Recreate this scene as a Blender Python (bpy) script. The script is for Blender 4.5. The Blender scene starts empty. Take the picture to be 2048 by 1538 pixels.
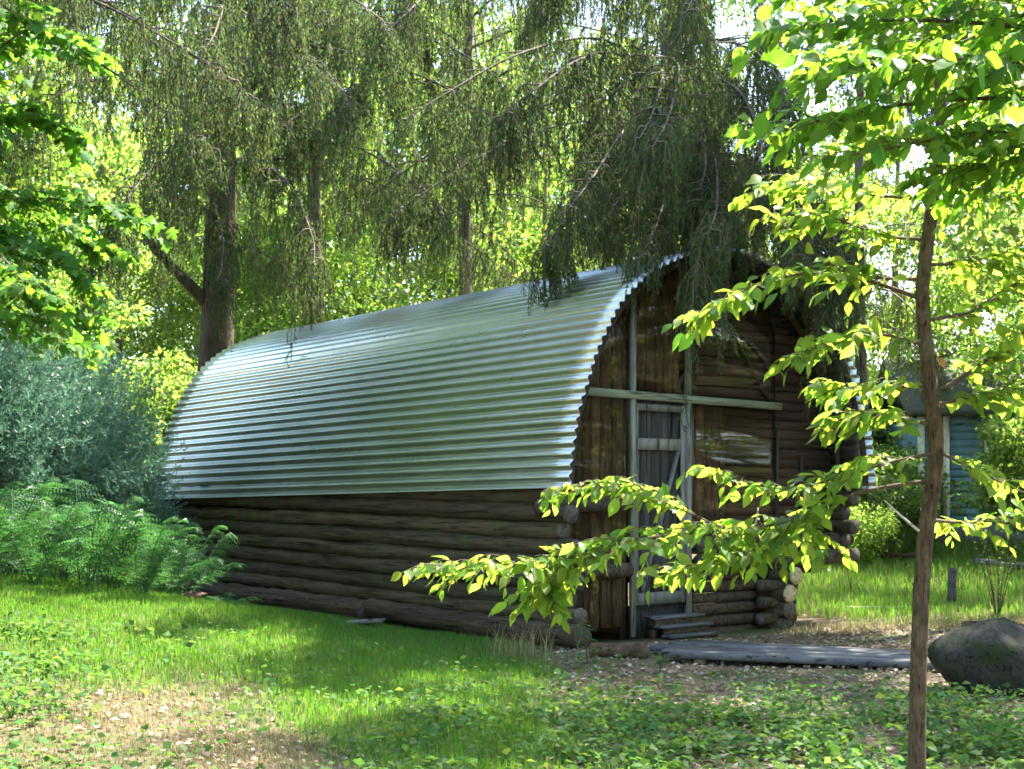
import bpy, math, random
import numpy as np
from mathutils import Vector, Matrix

R = math.radians
random.seed(7)
rng = np.random.default_rng(11)
scn = bpy.context.scene
col = scn.collection

# ------------------------------------------------------------------ camera, sky, sun, exposure
F, HOR, CAMZ = 2800.0, 1000.0, 1.6          # focal length in photo pixels, horizon row, eye height
cam = bpy.data.cameras.new('camera')
cam.sensor_width = 36.0
cam.lens = F / 2048 * 36
cam.shift_y = (HOR - 769) / 2048
cam.clip_end = 800
camo = bpy.data.objects.new('camera', cam)
camo.location = (0, 0, CAMZ)
camo.rotation_euler = (R(90), 0, 0)
col.objects.link(camo)
scn.camera = camo

SUN_AZ, SUN_EL = R(48), R(54)               # azimuth from +Y towards +X (sun stands behind the cabin, to the right)
world = bpy.data.worlds.new('World')
scn.world = world
world.use_nodes = True
wn = world.node_tree
sky = wn.nodes.new('ShaderNodeTexSky')
sky.sky_type = 'NISHITA'
sky.sun_disc = False
sky.sun_elevation = SUN_EL
sky.sun_rotation = SUN_AZ
sky.air_density = 1.0
sky.dust_density = 1.5
wn.nodes['Background'].inputs['Strength'].default_value = 0.15
wn.links.new(sky.outputs[0], wn.nodes['Background'].inputs[0])
sl = bpy.data.lights.new('sun', 'SUN')
sl.energy = 4.9
sl.angle = R(0.55)
sl.color = (1.0, 0.95, 0.86)
slo = bpy.data.objects.new('sun', sl)
sd = Vector((math.sin(SUN_AZ) * math.cos(SUN_EL), math.cos(SUN_AZ) * math.cos(SUN_EL), math.sin(SUN_EL)))
slo.rotation_euler = sd.to_track_quat('Z', 'Y').to_euler()
slo.location = sd * 60
col.objects.link(slo)

scn.view_settings.view_transform = 'Standard'
scn.view_settings.look = 'None'
scn.view_settings.gamma = 1.0
scn.view_settings.exposure = 2.84
scn.view_settings.use_curve_mapping = False
scn.cycles.max_bounces = 6
scn.cycles.diffuse_bounces = 3
scn.cycles.glossy_bounces = 3
scn.cycles.transmission_bounces = 5
scn.cycles.transparent_max_bounces = 8
scn.cycles.sample_clamp_indirect = 8
scn.cycles.filter_width = 1.7
scn.cycles.adaptive_threshold = 0.02


# ------------------------------------------------------------------ helpers
def at(px, py, d):
    return Vector(((px - 1024) / F * d, d, CAMZ + (HOR - py) / F * d))


def tag(o, label=None, cat=None, group=None, kind=None):
    if label: o['label'] = label
    if cat: o['category'] = cat
    if group: o['group'] = group
    if kind: o['kind'] = kind
    return o


def empty(name, loc, rz=0.0):
    o = bpy.data.objects.new(name, None)
    o.empty_display_size = 0.2
    o.location = loc
    o.rotation_euler = (0, 0, rz)
    col.objects.link(o)
    return o


def link(name, me, parent=None, mat=None):
    o = bpy.data.objects.new(name, me)
    if mat is not None and len(me.materials) == 0:
        me.materials.append(mat)
    o.parent = parent
    col.objects.link(o)
    return o


class MB:
    """collects vertices and faces (numpy) for one mesh"""
    def __init__(s):
        s.v, s.f, s.n = [], [], 0

    def add(s, V, *faces):
        V = np.asarray(V, dtype=np.float64).reshape(-1, 3)
        for Fc in faces:
            s.f.append(np.asarray(Fc, dtype=np.int64) + s.n)
        s.v.append(V)
        s.n += len(V)
        return s

    def mesh(s, name, mat=None, smooth=False):
        me = bpy.data.meshes.new(name)
        V = np.concatenate(s.v)
        me.vertices.add(len(V))
        me.vertices.foreach_set('co', V.astype(np.float32).ravel())
        loops = np.concatenate([f.ravel() for f in s.f])
        sizes = np.concatenate([np.full(len(f), f.shape[1]) for f in s.f])
        starts = np.concatenate([[0], np.cumsum(sizes)[:-1]])
        me.loops.add(len(loops))
        me.loops.foreach_set('vertex_index', loops.astype(np.int32))
        me.polygons.add(len(sizes))
        me.polygons.foreach_set('loop_start', starts.astype(np.int32))
        if smooth:
            me.polygons.foreach_set('use_smooth', np.ones(len(sizes), dtype=bool))
        me.update(calc_edges=True)
        if mat is not None:
            me.materials.append(mat)
        return me

    def obj(s, name, mat, parent=None, smooth=False):
        return link(name, s.mesh(name, mat, smooth), parent)


def unit(a):
    a = np.asarray(a, dtype=float)
    return a / np.maximum(np.linalg.norm(a, axis=-1, keepdims=True), 1e-9)


def catmull(pts, n):
    P = np.array([tuple(p) for p in pts], dtype=float)
    P = np.vstack([2 * P[0] - P[1], P, 2 * P[-1] - P[-2]])
    m = len(P) - 3
    out = []
    for t in np.linspace(0, m - 1e-6, n):
        i = int(t); u = t - i
        a, b, c, d = P[i:i + 4]
        out.append(0.5 * (2 * b + (c - a) * u + (2 * a - 5 * b + 4 * c - d) * u * u + (3 * b - a - 3 * c + d) * u ** 3))
    return np.array(out)


def tube(mb, pts, rad, sides=8, bump=0.0, caps=True, r=rng):
    P = np.asarray(pts, dtype=float)
    n = len(P)
    rad = np.broadcast_to(np.asarray(rad, dtype=float), (n,))
    T = unit(np.gradient(P, axis=0))
    ref = np.array([0, 0, 1.0]) if abs(T[0, 2]) < 0.9 else np.array([1.0, 0, 0])
    A = unit(np.cross(T, ref))
    B = np.cross(T, A)
    ang = np.linspace(0, 2 * np.pi, sides, endpoint=False)
    rr = rad[:, None] * (1 + bump * r.normal(size=(n, sides)))
    V = P[:, None, :] + rr[..., None] * (np.cos(ang)[None, :, None] * A[:, None, :] + np.sin(ang)[None, :, None] * B[:, None, :])
    i = np.arange(n - 1)[:, None] * sides
    j = np.arange(sides)[None, :]
    k = (j + 1) % sides
    Q = np.stack([i + j, i + k, i + sides + k, i + sides + j], -1).reshape(-1, 4)
    V = V.reshape(-1, 3)
    fs = [Q]
    if caps:
        V = np.vstack([V, P[0], P[-1]])
        a, b = n * sides, n * sides + 1
        j = np.arange(sides); k = (j + 1) % sides
        fs.append(np.stack([np.full(sides, a), k, j], -1))
        fs.append(np.stack([np.full(sides, b), (n - 1) * sides + j, (n - 1) * sides + k], -1))
    mb.add(V, *fs)
    return mb


def box(mb, x0, x1, y0, y1, z0, z1, jit=0.0):
    V = np.array([[x, y, z] for x in (x0, x1) for y in (y0, y1) for z in (z0, z1)], dtype=float)
    if jit: V = V + rng.normal(size=V.shape) * jit
    mb.add(V, [[0, 1, 3, 2], [4, 6, 7, 5], [0, 4, 5, 1], [2, 3, 7, 6], [0, 2, 6, 4], [1, 5, 7, 3]])
    return mb


def beam(mb, a, b, w, t, up=(0, 0, 1), jit=0.0):
    """rectangular bar from a to b; w across, t along 'up x axis' normal"""
    a, b = np.array(tuple(a), float), np.array(tuple(b), float)
    d = unit(b - a)
    s = unit(np.cross(d, up))
    u = np.cross(s, d)
    V = []
    for p in (a, b):
        for sx, uz in ((-1, -1), (1, -1), (1, 1), (-1, 1)):
            V.append(p + s * sx * w / 2 + u * uz * t / 2)
    V = np.array(V)
    if jit: V = V + rng.normal(size=V.shape) * jit
    mb.add(V, [[0, 1, 2, 3], [7, 6, 5, 4], [0, 4, 5, 1], [1, 5, 6, 2], [2, 6, 7, 3], [3, 7, 4, 0]])
    return mb


def cards(mb, P, D, N, L, W, mid=0.42, sag=0.0):
    """leaf shaped quads: root P, direction D, normal N"""
    P = np.asarray(P, float); D = unit(D)
    S = unit(np.cross(D, N))
    N = np.cross(S, D)
    L = np.broadcast_to(L, (len(P),))[:, None]
    W = np.broadcast_to(W, (len(P),))[:, None]
    a = P
    b = P + D * L * mid + S * W / 2 + N * W * 0.12
    c = P + D * L - N * L * sag
    d = P + D * L * mid - S * W / 2 + N * W * 0.12
    V = np.stack([a, b, c, d], 1).reshape(-1, 3)
    Q = np.arange(len(V)).reshape(-1, 4)
    mb.add(V, Q)
    return mb


def rand_dirs(n, r=rng):
    return unit(r.normal(size=(n, 3)))


# ------------------------------------------------------------------ materials
def newmat(name):
    m = bpy.data.materials.new(name)
    m.use_nodes = True
    nt = m.node_tree
    return m, nt, nt.nodes['Principled BSDF']


def ramp(nt, stops):
    n = nt.nodes.new('ShaderNodeValToRGB')
    e = n.color_ramp.elements
    while len(e) < len(stops): e.new(0.5)
    for el, (p, c) in zip(e, stops):
        el.position = p
        el.color = (*c, 1)
    return n


def noise(nt, scale, detail=5, rough=0.6, coord='Object', stretch=None, dist=0.0):
    tc = nt.nodes.new('ShaderNodeTexCoord')
    n = nt.nodes.new('ShaderNodeTexNoise')
    n.inputs['Scale'].default_value = scale
    n.inputs['Detail'].default_value = detail
    n.inputs['Roughness'].default_value = rough
    n.inputs['Distortion'].default_value = dist
    if stretch:
        mp = nt.nodes.new('ShaderNodeMapping')
        mp.inputs['Scale'].default_value = stretch
        nt.links.new(tc.outputs[coord], mp.inputs[0])
        nt.links.new(mp.outputs[0], n.inputs['Vector'])
    else:
        nt.links.new(tc.outputs[coord], n.inputs['Vector'])
    return n


def mix(nt, fac, a, b, mode='MIX'):
    n = nt.nodes.new('ShaderNodeMix')
    n.data_type = 'RGBA'
    n.blend_type = mode
    for sock, v in ((n.inputs[0], fac), (n.inputs[6], a), (n.inputs[7], b)):
        if hasattr(v, 'links'): nt.links.new(v, sock)
        elif isinstance(v, (int, float)): sock.default_value = v
        else: sock.default_value = (*v, 1)
    return n.outputs[2]


def bump(nt, bs, height, strength=0.5, dist=0.02):
    b = nt.nodes.new('ShaderNodeBump')
    b.inputs['Strength'].default_value = strength
    b.inputs['Distance'].default_value = dist
    nt.links.new(height, b.inputs['Height'])
    nt.links.new(b.outputs[0], bs.inputs['Normal'])


def wood(name, dark, light, stretch, scale=6, moss=None, moss_amt=0.5, rough=0.85, var=0.25, bstr=0.6, spec=0.2, crack=True):
    """weathered timber: grain stretched along one axis, object-to-object variation, optional lichen"""
    m, nt, bs = newmat(name)
    g = noise(nt, scale, 8, 0.65, stretch=stretch, dist=0.4)
    rp = ramp(nt, [(0.3, dark), (0.7, light)])
    nt.links.new(g.outputs[0], rp.inputs[0])
    c = rp.outputs[0]
    if moss:
        mn = noise(nt, 3.5, 6, 0.7)
        mr = ramp(nt, [(moss_amt, (0, 0, 0)), (moss_amt + 0.12, (1, 1, 1))])
        nt.links.new(mn.outputs[0], mr.inputs[0])
        c = mix(nt, mr.outputs[0], c, moss)
    if crack:
        cn = noise(nt, scale * 2.6, 4, 0.6, stretch=tuple(v if v >= 1 else v * .35 for v in stretch), dist=0.2)
        cr = ramp(nt, [(0.36, (.22, .2, .18)), (0.44, (1, 1, 1))])
        nt.links.new(cn.outputs[0], cr.inputs[0])
        c = mix(nt, 1.0, c, cr.outputs[0], 'MULTIPLY')
    oi = nt.nodes.new('ShaderNodeObjectInfo')
    mr2 = nt.nodes.new('ShaderNodeMapRange')
    mr2.inputs[3].default_value = 1 - var
    mr2.inputs[4].default_value = 1 + var
    nt.links.new(oi.outputs['Random'], mr2.inputs[0])
    hsv = nt.nodes.new('ShaderNodeHueSaturation')
    nt.links.new(mr2.outputs[0], hsv.inputs['Value'])
    nt.links.new(c, hsv.inputs['Color'])
    nt.links.new(hsv.outputs[0], bs.inputs['Base Color'])
    bs.inputs['Roughness'].default_value = rough
    bs.inputs['Specular IOR Level'].default_value = spec
    bump(nt, bs, g.outputs[0], bstr, 0.015)
    return m


def leafmat(name, base, trans, tfac=0.45, hue=0.03, val=0.35, oval=0.2, rough=0.45, dry=None, dry_amt=0.06, spec=0.35):
    m, nt, bs = newmat(name)
    geo = nt.nodes.new('ShaderNodeNewGeometry')
    oi = nt.nodes.new('ShaderNodeObjectInfo')
    add = nt.nodes.new('ShaderNodeMath'); add.operation = 'ADD'
    nt.links.new(geo.outputs['Random Per Island'], add.inputs[0])
    nt.links.new(oi.outputs['Random'], add.inputs[1])
    wn_ = nt.nodes.new('ShaderNodeTexWhiteNoise'); wn_.noise_dimensions = '1D'
    nt.links.new(add.outputs[0], wn_.inputs['W'])
    sep = nt.nodes.new('ShaderNodeSeparateColor')
    nt.links.new(wn_.outputs['Color'], sep.inputs[0])

    def rng_node(src, lo, hi):
        n = nt.nodes.new('ShaderNodeMapRange')
        n.inputs[3].default_value = lo; n.inputs[4].default_value = hi
        nt.links.new(src, n.inputs[0])
        return n.outputs[0]
    h = rng_node(sep.outputs[0], 0.5 - hue, 0.5 + hue)
    v1 = rng_node(sep.outputs[1], 1 - val, 1 + val)
    v2 = rng_node(oi.outputs['Random'], 1 - oval, 1 + oval)
    mul = nt.nodes.new('ShaderNodeMath'); mul.operation = 'MULTIPLY'
    nt.links.new(v1, mul.inputs[0]); nt.links.new(v2, mul.inputs[1])

    def tint(c):
        hs = nt.nodes.new('ShaderNodeHueSaturation')
        nt.links.new(h, hs.inputs['Hue']); nt.links.new(mul.outputs[0], hs.inputs['Value'])
        if dry:
            gt = nt.nodes.new('ShaderNodeMath'); gt.operation = 'GREATER_THAN'
            gt.inputs[1].default_value = 1 - dry_amt
            nt.links.new(sep.outputs[2], gt.inputs[0])
            nt.links.new(mix(nt, gt.outputs[0], c, dry), hs.inputs['Color'])
        else:
            hs.inputs['Color'].default_value = (*c, 1)
        return hs.outputs[0]
    nt.links.new(tint(base), bs.inputs['Base Color'])
    bs.inputs['Roughness'].default_value = rough
    bs.inputs['Specular IOR Level'].default_value = spec
    tr = nt.nodes.new('ShaderNodeBsdfTranslucent')
    nt.links.new(tint(trans), tr.inputs['Color'])
    mx = nt.nodes.new('ShaderNodeMixShader')
    mx.inputs[0].default_value = tfac
    nt.links.new(bs.outputs[0], mx.inputs[1]); nt.links.new(tr.outputs[0], mx.inputs[2])
    nt.links.new(mx.outputs[0], nt.nodes['Material Output'].inputs['Surface'])
    return m


def bark(name, dark, light, scale=9, moss=None):
    return wood(name, dark, light, (1, 1, 0.18), scale, moss, 0.56, 0.9, 0.15, 0.9)


M = {}
# galvanised sheet
m, nt, bs = newmat('galvanised_sheet')
n1 = noise(nt, 1.1, 6, 0.65, stretch=(1, 0.35, 1))
rp = ramp(nt, [(0.3, (0.42, 0.45, 0.42)), (0.62, (0.56, 0.59, 0.56))])
nt.links.new(n1.outputs[0], rp.inputs[0])
n2 = noise(nt, 5, 7, 0.75, stretch=(1.0, 0.12, 1.0))
r2 = ramp(nt, [(0.56, (0, 0, 0)), (0.72, (1, 1, 1))])
nt.links.new(n2.outputs[0], r2.inputs[0])
f2 = nt.nodes.new('ShaderNodeMath'); f2.operation = 'MULTIPLY'; f2.inputs[1].default_value = 0.3
nt.links.new(r2.outputs[0], f2.inputs[0])
c = mix(nt, f2.outputs[0], rp.outputs[0], (0.09, 0.10, 0.05))
nt.links.new(c, bs.inputs['Base Color'])
bs.inputs['Metallic'].default_value = 1.0
rr = ramp(nt, [(0.3, (0.26, 0.26, 0.26)), (0.7, (0.33, 0.33, 0.33))])
nt.links.new(n2.outputs[0], rr.inputs[0])
nt.links.new(rr.outputs[0], bs.inputs['Roughness'])
M['roof'] = m

M['log'] = wood('weathered_log', (0.022, 0.015, 0.009), (0.105, 0.076, 0.046), (1, 0.1, 1), 14, (0.06, 0.068, 0.022), 0.54, bstr=1.0)
M['log_end'] = wood('log_end_grain', (0.045, 0.035, 0.026), (0.12, 0.098, 0.075), (1, 1, 1), 14, var=0.3)
M['sill'] = wood('sill_log', (0.028, 0.018, 0.011), (0.11, 0.071, 0.042), (1, 0.1, 1), 13, bstr=1.0)
M['slab'] = wood('bark_slab', (0.022, 0.014, 0.008), (0.12, 0.073, 0.034), (1, 1, 0.22), 16, (0.24, 0.18, 0.045), 0.56, var=0.4, bstr=1.0)
M['board'] = wood('dark_board', (0.03, 0.017, 0.011), (0.085, 0.048, 0.03), (0.12, 1, 1), 9)
M['post'] = wood('pale_post', (0.16, 0.17, 0.125), (0.30, 0.31, 0.235), (1, 1, 0.15), 9, var=0.08)
M['railwood'] = wood('pale_rail', (0.17, 0.18, 0.12), (0.32, 0.33, 0.22), (0.15, 1, 1), 9, var=0.08)
M['doorframe'] = wood('door_frame_wood', (0.12, 0.11, 0.09), (0.25, 0.24, 0.20), (1, 1, 0.2), 9)
M['doorboard'] = wood('door_board', (0.025, 0.022, 0.02), (0.07, 0.062, 0.055), (1, 1, 0.15), 9)
M['rib'] = wood('arch_rib', (0.02, 0.014, 0.009), (0.06, 0.04, 0.025), (1, 1, 1), 6)
M['plank'] = wood('grey_plank', (0.055, 0.054, 0.054), (0.145, 0.142, 0.14), (0.15, 1, 1), 8, var=0.2)
M['cutend'] = wood('fresh_cut_end', (0.32, 0.23, 0.12), (0.55, 0.43, 0.26), (1, 1, 1), 12, var=0.2)
M['bark'] = bark('spruce_bark', (0.05, 0.037, 0.027), (0.16, 0.125, 0.09), 7, (0.07, 0.085, 0.03))
M['bark_pale'] = bark('smooth_bark', (0.07, 0.055, 0.04), (0.20, 0.165, 0.12), 7)
M['bark_sap'] = wood('sapling_bark', (0.03, 0.02, 0.012), (0.135, 0.088, 0.052), (1, 1, 0.35), 34, (0.11, 0.105, 0.06), 0.54, var=0.05, bstr=1.0)
M['twig'] = wood('twig', (0.07, 0.045, 0.03), (0.15, 0.10, 0.07), (1, 1, 1), 20, var=0.1)
M['deadtwig'] = wood('dead_twig', (0.30, 0.26, 0.22), (0.5, 0.46, 0.40), (1, 1, 1), 20, var=0.1)
M['rock'] = wood('mossy_rock', (0.014, 0.013, 0.010), (0.04, 0.036, 0.028), (1, 1, 1), 11, (0.02, 0.028, 0.009), 0.48, var=0.05, bstr=1.0)
M['slabstone'] = wood('pale_stone', (0.09, 0.085, 0.068), (0.19, 0.175, 0.14), (1, 1, 1), 7)

M['sapleaf'] = leafmat('sapling_leaf', (0.085, 0.15, 0.022), (0.37, 0.54, 0.05), 0.58, 0.03, 0.3, 0.18, 0.5, spec=0.2)
M['mapleleaf'] = leafmat('maple_leaf', (0.042, 0.11, 0.018), (0.16, 0.32, 0.025), 0.45, 0.02, 0.3, 0.2, 0.6, spec=0.12)
M['crown'] = leafmat('broadleaf_crown', (0.075, 0.13, 0.025), (0.34, 0.50, 0.075), 0.55, 0.025, 0.25, 0.3, 0.6, (0.30, 0.24, 0.05), 0.03, spec=0.15)
M['crown_dark'] = leafmat('dark_crown', (0.045, 0.095, 0.02), (0.18, 0.28, 0.03), 0.45, 0.03, 0.35, 0.25, 0.5)
M['needle'] = leafmat('spruce_needles', (0.042, 0.09, 0.024), (0.14, 0.21, 0.04), 0.4, 0.04, 0.5, 0.25, 0.65, (0.13, 0.09, 0.05), 0.12, spec=0.12)
M['juniper'] = leafmat('juniper_foliage', (0.085, 0.18, 0.125), (0.13, 0.28, 0.16), 0.3, 0.03, 0.35, 0.2, 0.5)
M['fern'] = leafmat('fern_frond', (0.038, 0.115, 0.034), (0.09, 0.25, 0.05), 0.4, 0.02, 0.2, 0.22, 0.45)
M['grass'] = leafmat('lawn_grass', (0.055, 0.15, 0.018), (0.17, 0.36, 0.025), 0.45, 0.03, 0.3, 0.0, 0.5, (0.26, 0.22, 0.10), 0.05)
M['drygrass'] = leafmat('dry_grass', (0.15, 0.15, 0.055), (0.25, 0.24, 0.08), 0.35, 0.035, 0.3, 0.0, 0.6, (0.32, 0.25, 0.14), 0.3)
M['cover'] = leafmat('ground_cover', (0.05, 0.115, 0.026), (0.15, 0.27, 0.035), 0.42, 0.035, 0.4, 0.0, 0.6, spec=0.15)
M['litter'] = leafmat('leaf_litter', (0.25, 0.19, 0.13), (0.28, 0.19, 0.10), 0.25, 0.02, 0.45, 0.0, 0.8, (0.30, 0.26, 0.21), 0.35, 0.1)

# ground
m, nt, bs = newmat('ground_soil')
n1 = noise(nt, 1.3, 8, 0.7)
n2 = noise(nt, 26, 6, 0.75)
r1 = ramp(nt, [(0.35, (0.085, 0.066, 0.042)), (0.55, (0.17, 0.135, 0.09)), (0.72, (0.24, 0.20, 0.15))])
r2 = ramp(nt, [(0.3, (0.35, 0.33, 0.28)), (0.7, (1.25, 1.2, 1.15))])
nt.links.new(n1.outputs[0], r1.inputs[0]); nt.links.new(n2.outputs[0], r2.inputs[0])
c = mix(nt, 1.0, r1.outputs[0], r2.outputs[0], 'MULTIPLY')
n3 = noise(nt, 0.8, 5, 0.6)
r3 = ramp(nt, [(0.48, (0, 0, 0)), (0.6, (0.8, 0.8, 0.8))])
nt.links.new(n3.outputs[0], r3.inputs[0])
c = mix(nt, r3.outputs[0], c, (0.06, 0.085, 0.025))
nt.links.new(c, bs.inputs['Base Color'])
bs.inputs['Roughness'].default_value = 0.95
bs.inputs['Specular IOR Level'].default_value = 0.1
bump(nt, bs, n2.outputs[0], 0.8, 0.03)
M['soil'] = m


def simple(name, colr, rough=0.6, metal=0.0, nscale=8, amt=0.2):
    m, nt, bs = newmat(name)
    n = noise(nt, nscale, 5, 0.65)
    rp = ramp(nt, [(0.3, tuple(x * (1 - amt) for x in colr)), (0.7, tuple(x * (1 + amt) for x in colr))])
    nt.links.new(n.outputs[0], rp.inputs[0])
    nt.links.new(rp.outputs[0], bs.inputs['Base Color'])
    bs.inputs['Roughness'].default_value = rough
    bs.inputs['Metallic'].default_value = metal
    return m


M['bluewall'] = simple('blue_painted_board', (0.11, 0.21, 0.26), 0.8)
M['cream'] = simple('cream_trim', (0.62, 0.60, 0.48), 0.6)
M['glass'] = simple('dark_window_glass', (0.02, 0.026, 0.035), 0.12, 0, 3)
M['shingle'] = simple('grey_shingle', (0.16, 0.155, 0.15), 0.9)
M['mossroof'] = simple('mossy_shingle', (0.05, 0.055, 0.035), 0.95)
m, nt, bs = newmat('wavy_window_pane')
gl_ = nt.nodes.new('ShaderNodeBsdfGlossy'); gl_.inputs['Roughness'].default_value = 0.03; gl_.inputs['Color'].default_value = (.9, .88, .8, 1)
tp_ = nt.nodes.new('ShaderNodeBsdfTransparent'); tp_.inputs['Color'].default_value = (.97, .955, .92, 1)
lw = nt.nodes.new('ShaderNodeFresnel'); lw.inputs['IOR'].default_value = 1.42
geo_ = nt.nodes.new('ShaderNodeNewGeometry')
inv_ = nt.nodes.new('ShaderNodeMath'); inv_.operation = 'SUBTRACT'; inv_.inputs[0].default_value = 1.0
nt.links.new(geo_.outputs['Backfacing'], inv_.inputs[1])
fm_ = nt.nodes.new('ShaderNodeMath'); fm_.operation = 'MULTIPLY'
nt.links.new(lw.outputs[0], fm_.inputs[0]); nt.links.new(inv_.outputs[0], fm_.inputs[1])
ms = nt.nodes.new('ShaderNodeMixShader')
nt.links.new(fm_.outputs[0], ms.inputs[0]); nt.links.new(tp_.outputs[0], ms.inputs[1]); nt.links.new(gl_.outputs[0], ms.inputs[2])
nt.links.new(ms.outputs[0], nt.nodes['Material Output'].inputs['Surface'])
M['pane'] = m
M['dark'] = simple('dark_inside', (0.02, 0.018, 0.015), 0.9)

# ------------------------------------------------------------------ ground
CP = np.array([(0.6, 15, 0), (-1, 16.5, 0.01), (-3.0, 19.1, .05), (-5.7, 22.2, .22), (-5.85, 16, .66), (-3.7, 16, .42), (-2.2, 15.3, .2),
               (-1, 14, .04), (0.6, 12, 0), (2, 16, -.03), (4, 18, -.04), (8, 18, 0.05), (3, 9, 0.02), (0, 8, 0.0), (-3, 9, .18), (-3, 12, .26), (-6, 12, .6),
               (-9, 18, .95), (10, 28, .55), (6, 28, .45), (1, 28, .3), (-10, 30, 1.1), (0, 60, 1.4), (-40, 40, 2.2), (40, 40, 1.5), (5, 12, 0.05), (0, 0, 0), (7, 6, .1),
               (-6, 4, .3), (0, 200, 6), (-180, 150, 8), (180, 150, 8), (-150, -30, 3), (150, -30, 3), (5.5, 21, .02), (8, 22, .12)], dtype=float)


def _tk(d2):
    return 0.5 * d2 * np.log(np.maximum(d2, 1e-12))


_n = len(CP)
_K = _tk(((CP[:, None, :2] - CP[None, :, :2]) ** 2).sum(-1)) + np.eye(_n) * 0.02
_Pm = np.hstack([np.ones((_n, 1)), CP[:, :2]])
_A = np.block([[_K, _Pm], [_Pm.T, np.zeros((3, 3))]])
_sol = np.linalg.solve(_A, np.concatenate([CP[:, 2], np.zeros(3)]))


def gz(x, y):
    x = np.asarray(x, float); y = np.asarray(y, float)
    sh = x.shape
    X = x.ravel(); Y = y.ravel()
    out = np.empty(len(X))
    for s in range(0, len(X), 20000):
        a, b = X[s:s + 20000], Y[s:s + 20000]
        d2 = (a[:, None] - CP[None, :, 0]) ** 2 + (b[:, None] - CP[None, :, 1]) ** 2
        out[s:s + 20000] = _tk(d2) @ _sol[:_n] + _sol[_n] + _sol[_n + 1] * a + _sol[_n + 2] * b
    out += 0.018 * np.sin(X * 2.1 + 0.6 * Y) * np.sin(Y * 1.7 - 0.4 * X) + 0.008 * np.sin(X * 5.3 + 1) * np.sin(Y * 4.1)
    return out.reshape(sh)


def G(x, y):
    return float(gz(np.array([x]), np.array([y]))[0])


def on(px, d):
    """a point on the ground under photo column px at distance d"""
    x = (px - 1024) / F * d
    return Vector((x, d, G(x, d)))


u = np.linspace(-1, 1, 170)
gx = np.sign(u) * (np.abs(u) * 14 + np.abs(u) ** 5 * 230)
v = np.linspace(0, 1, 190)
gy = -12 + v * 48 + v ** 6 * 260
X, Y = np.meshgrid(gx, gy)
Z = gz(X, Y)
nr, nc = X.shape
i = np.arange(nr - 1)[:, None] * nc; j = np.arange(nc - 1)[None, :]
tag(MB().add(np.stack([X, Y, Z], -1), np.stack([i + j, i + j + 1, i + nc + j + 1, i + nc + j], -1).reshape(-1, 4)).obj('ground', M['soil'], None, True), kind='structure')

# ------------------------------------------------------------------ the cabin (local x across the front, y back along the length, z up)
TH = math.atan2(0.659, 0.752)
P0 = Vector((0.62, 15.0, 0.0))
W, LEN, REC = 5.65, 9.6, 0.6
cabin = empty('log_cabin', P0, TH)
tag(cabin, 'log cabin with a tall arched roof of corrugated metal down to low log walls', 'cabin')
prof = [(0, 1.73), (0.076, 2.30), (0.24, 2.82), (.455, 3.29), (.766, 3.76), (1.168, 4.11), (1.70, 4.38), (2.25, 4.55), (W / 2, 4.61)]
prof += [(W - x, z) for x, z in prof[-2::-1]]
PR = catmull([(x, z, 0) for x, z in prof], 1500)[:, :2]
seg = np.linalg.norm(np.diff(PR, axis=0), axis=1)
S_ = np.concatenate([[0], np.cumsum(seg)])
PITCH, AMP = 0.124, 0.0215
NP = int(S_[-1] / PITCH) * 14 + 4
ss = np.linspace(0, S_[-1], NP)
ax = np.interp(ss, S_, PR[:, 0]); az = np.interp(ss, S_, PR[:, 1])
tx, tz = np.gradient(ax), np.gradient(az)
tl = np.hypot(tx, tz); nx, nz = -tz / tl, tx / tl
TILT = -0.013
ys = np.linspace(0, LEN, 30)
off = AMP * np.cos(2 * np.pi * ss / PITCH)
wob = 0.0012 * np.sin(ss[:, None] * 1.7 + ys[None, :] * 1.3) + 0.0006 * np.sin(ss[:, None] * 4.1 - ys[None, :] * 2.2)
OX = ax[:, None] + nx[:, None] * (off[:, None] + wob)
OZ = az[:, None] + nz[:, None] * (off[:, None] + wob) + TILT * ys[None, :]
V = np.stack([OX, np.broadcast_to(ys, OX.shape) + 0.008 * np.sin(ss * 9)[:, None] * (ys[None, :] < 0.01), OZ], -1)
nr, nc = OX.shape
i = np.arange(nr - 1)[:, None] * nc; j = np.arange(nc - 1)[None, :]
ro = MB().add(V, np.stack([i + j, i + j + 1, i + nc + j + 1, i + nc + j], -1).reshape(-1, 4)).obj('corrugated_roof', M['roof'], cabin, True)
sm = ro.modifiers.new('thickness', 'SOLIDIFY'); sm.thickness = 0.004; sm.offset = -1


def HZ(x, inset=0.06):
    """height of the arch above local x, inside the sheet"""
    xs, zs = PR[:750, 0] + inset, PR[:750, 1] - inset * 0.9
    xx = min(x, W - x)
    return float(np.interp(xx, xs, zs))


def WX(z, inset=0.06):
    """left inner edge of the arch at height z"""
    return float(np.interp(z, PR[:750, 1] - inset * 0.9, PR[:750, 0] + inset))


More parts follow.
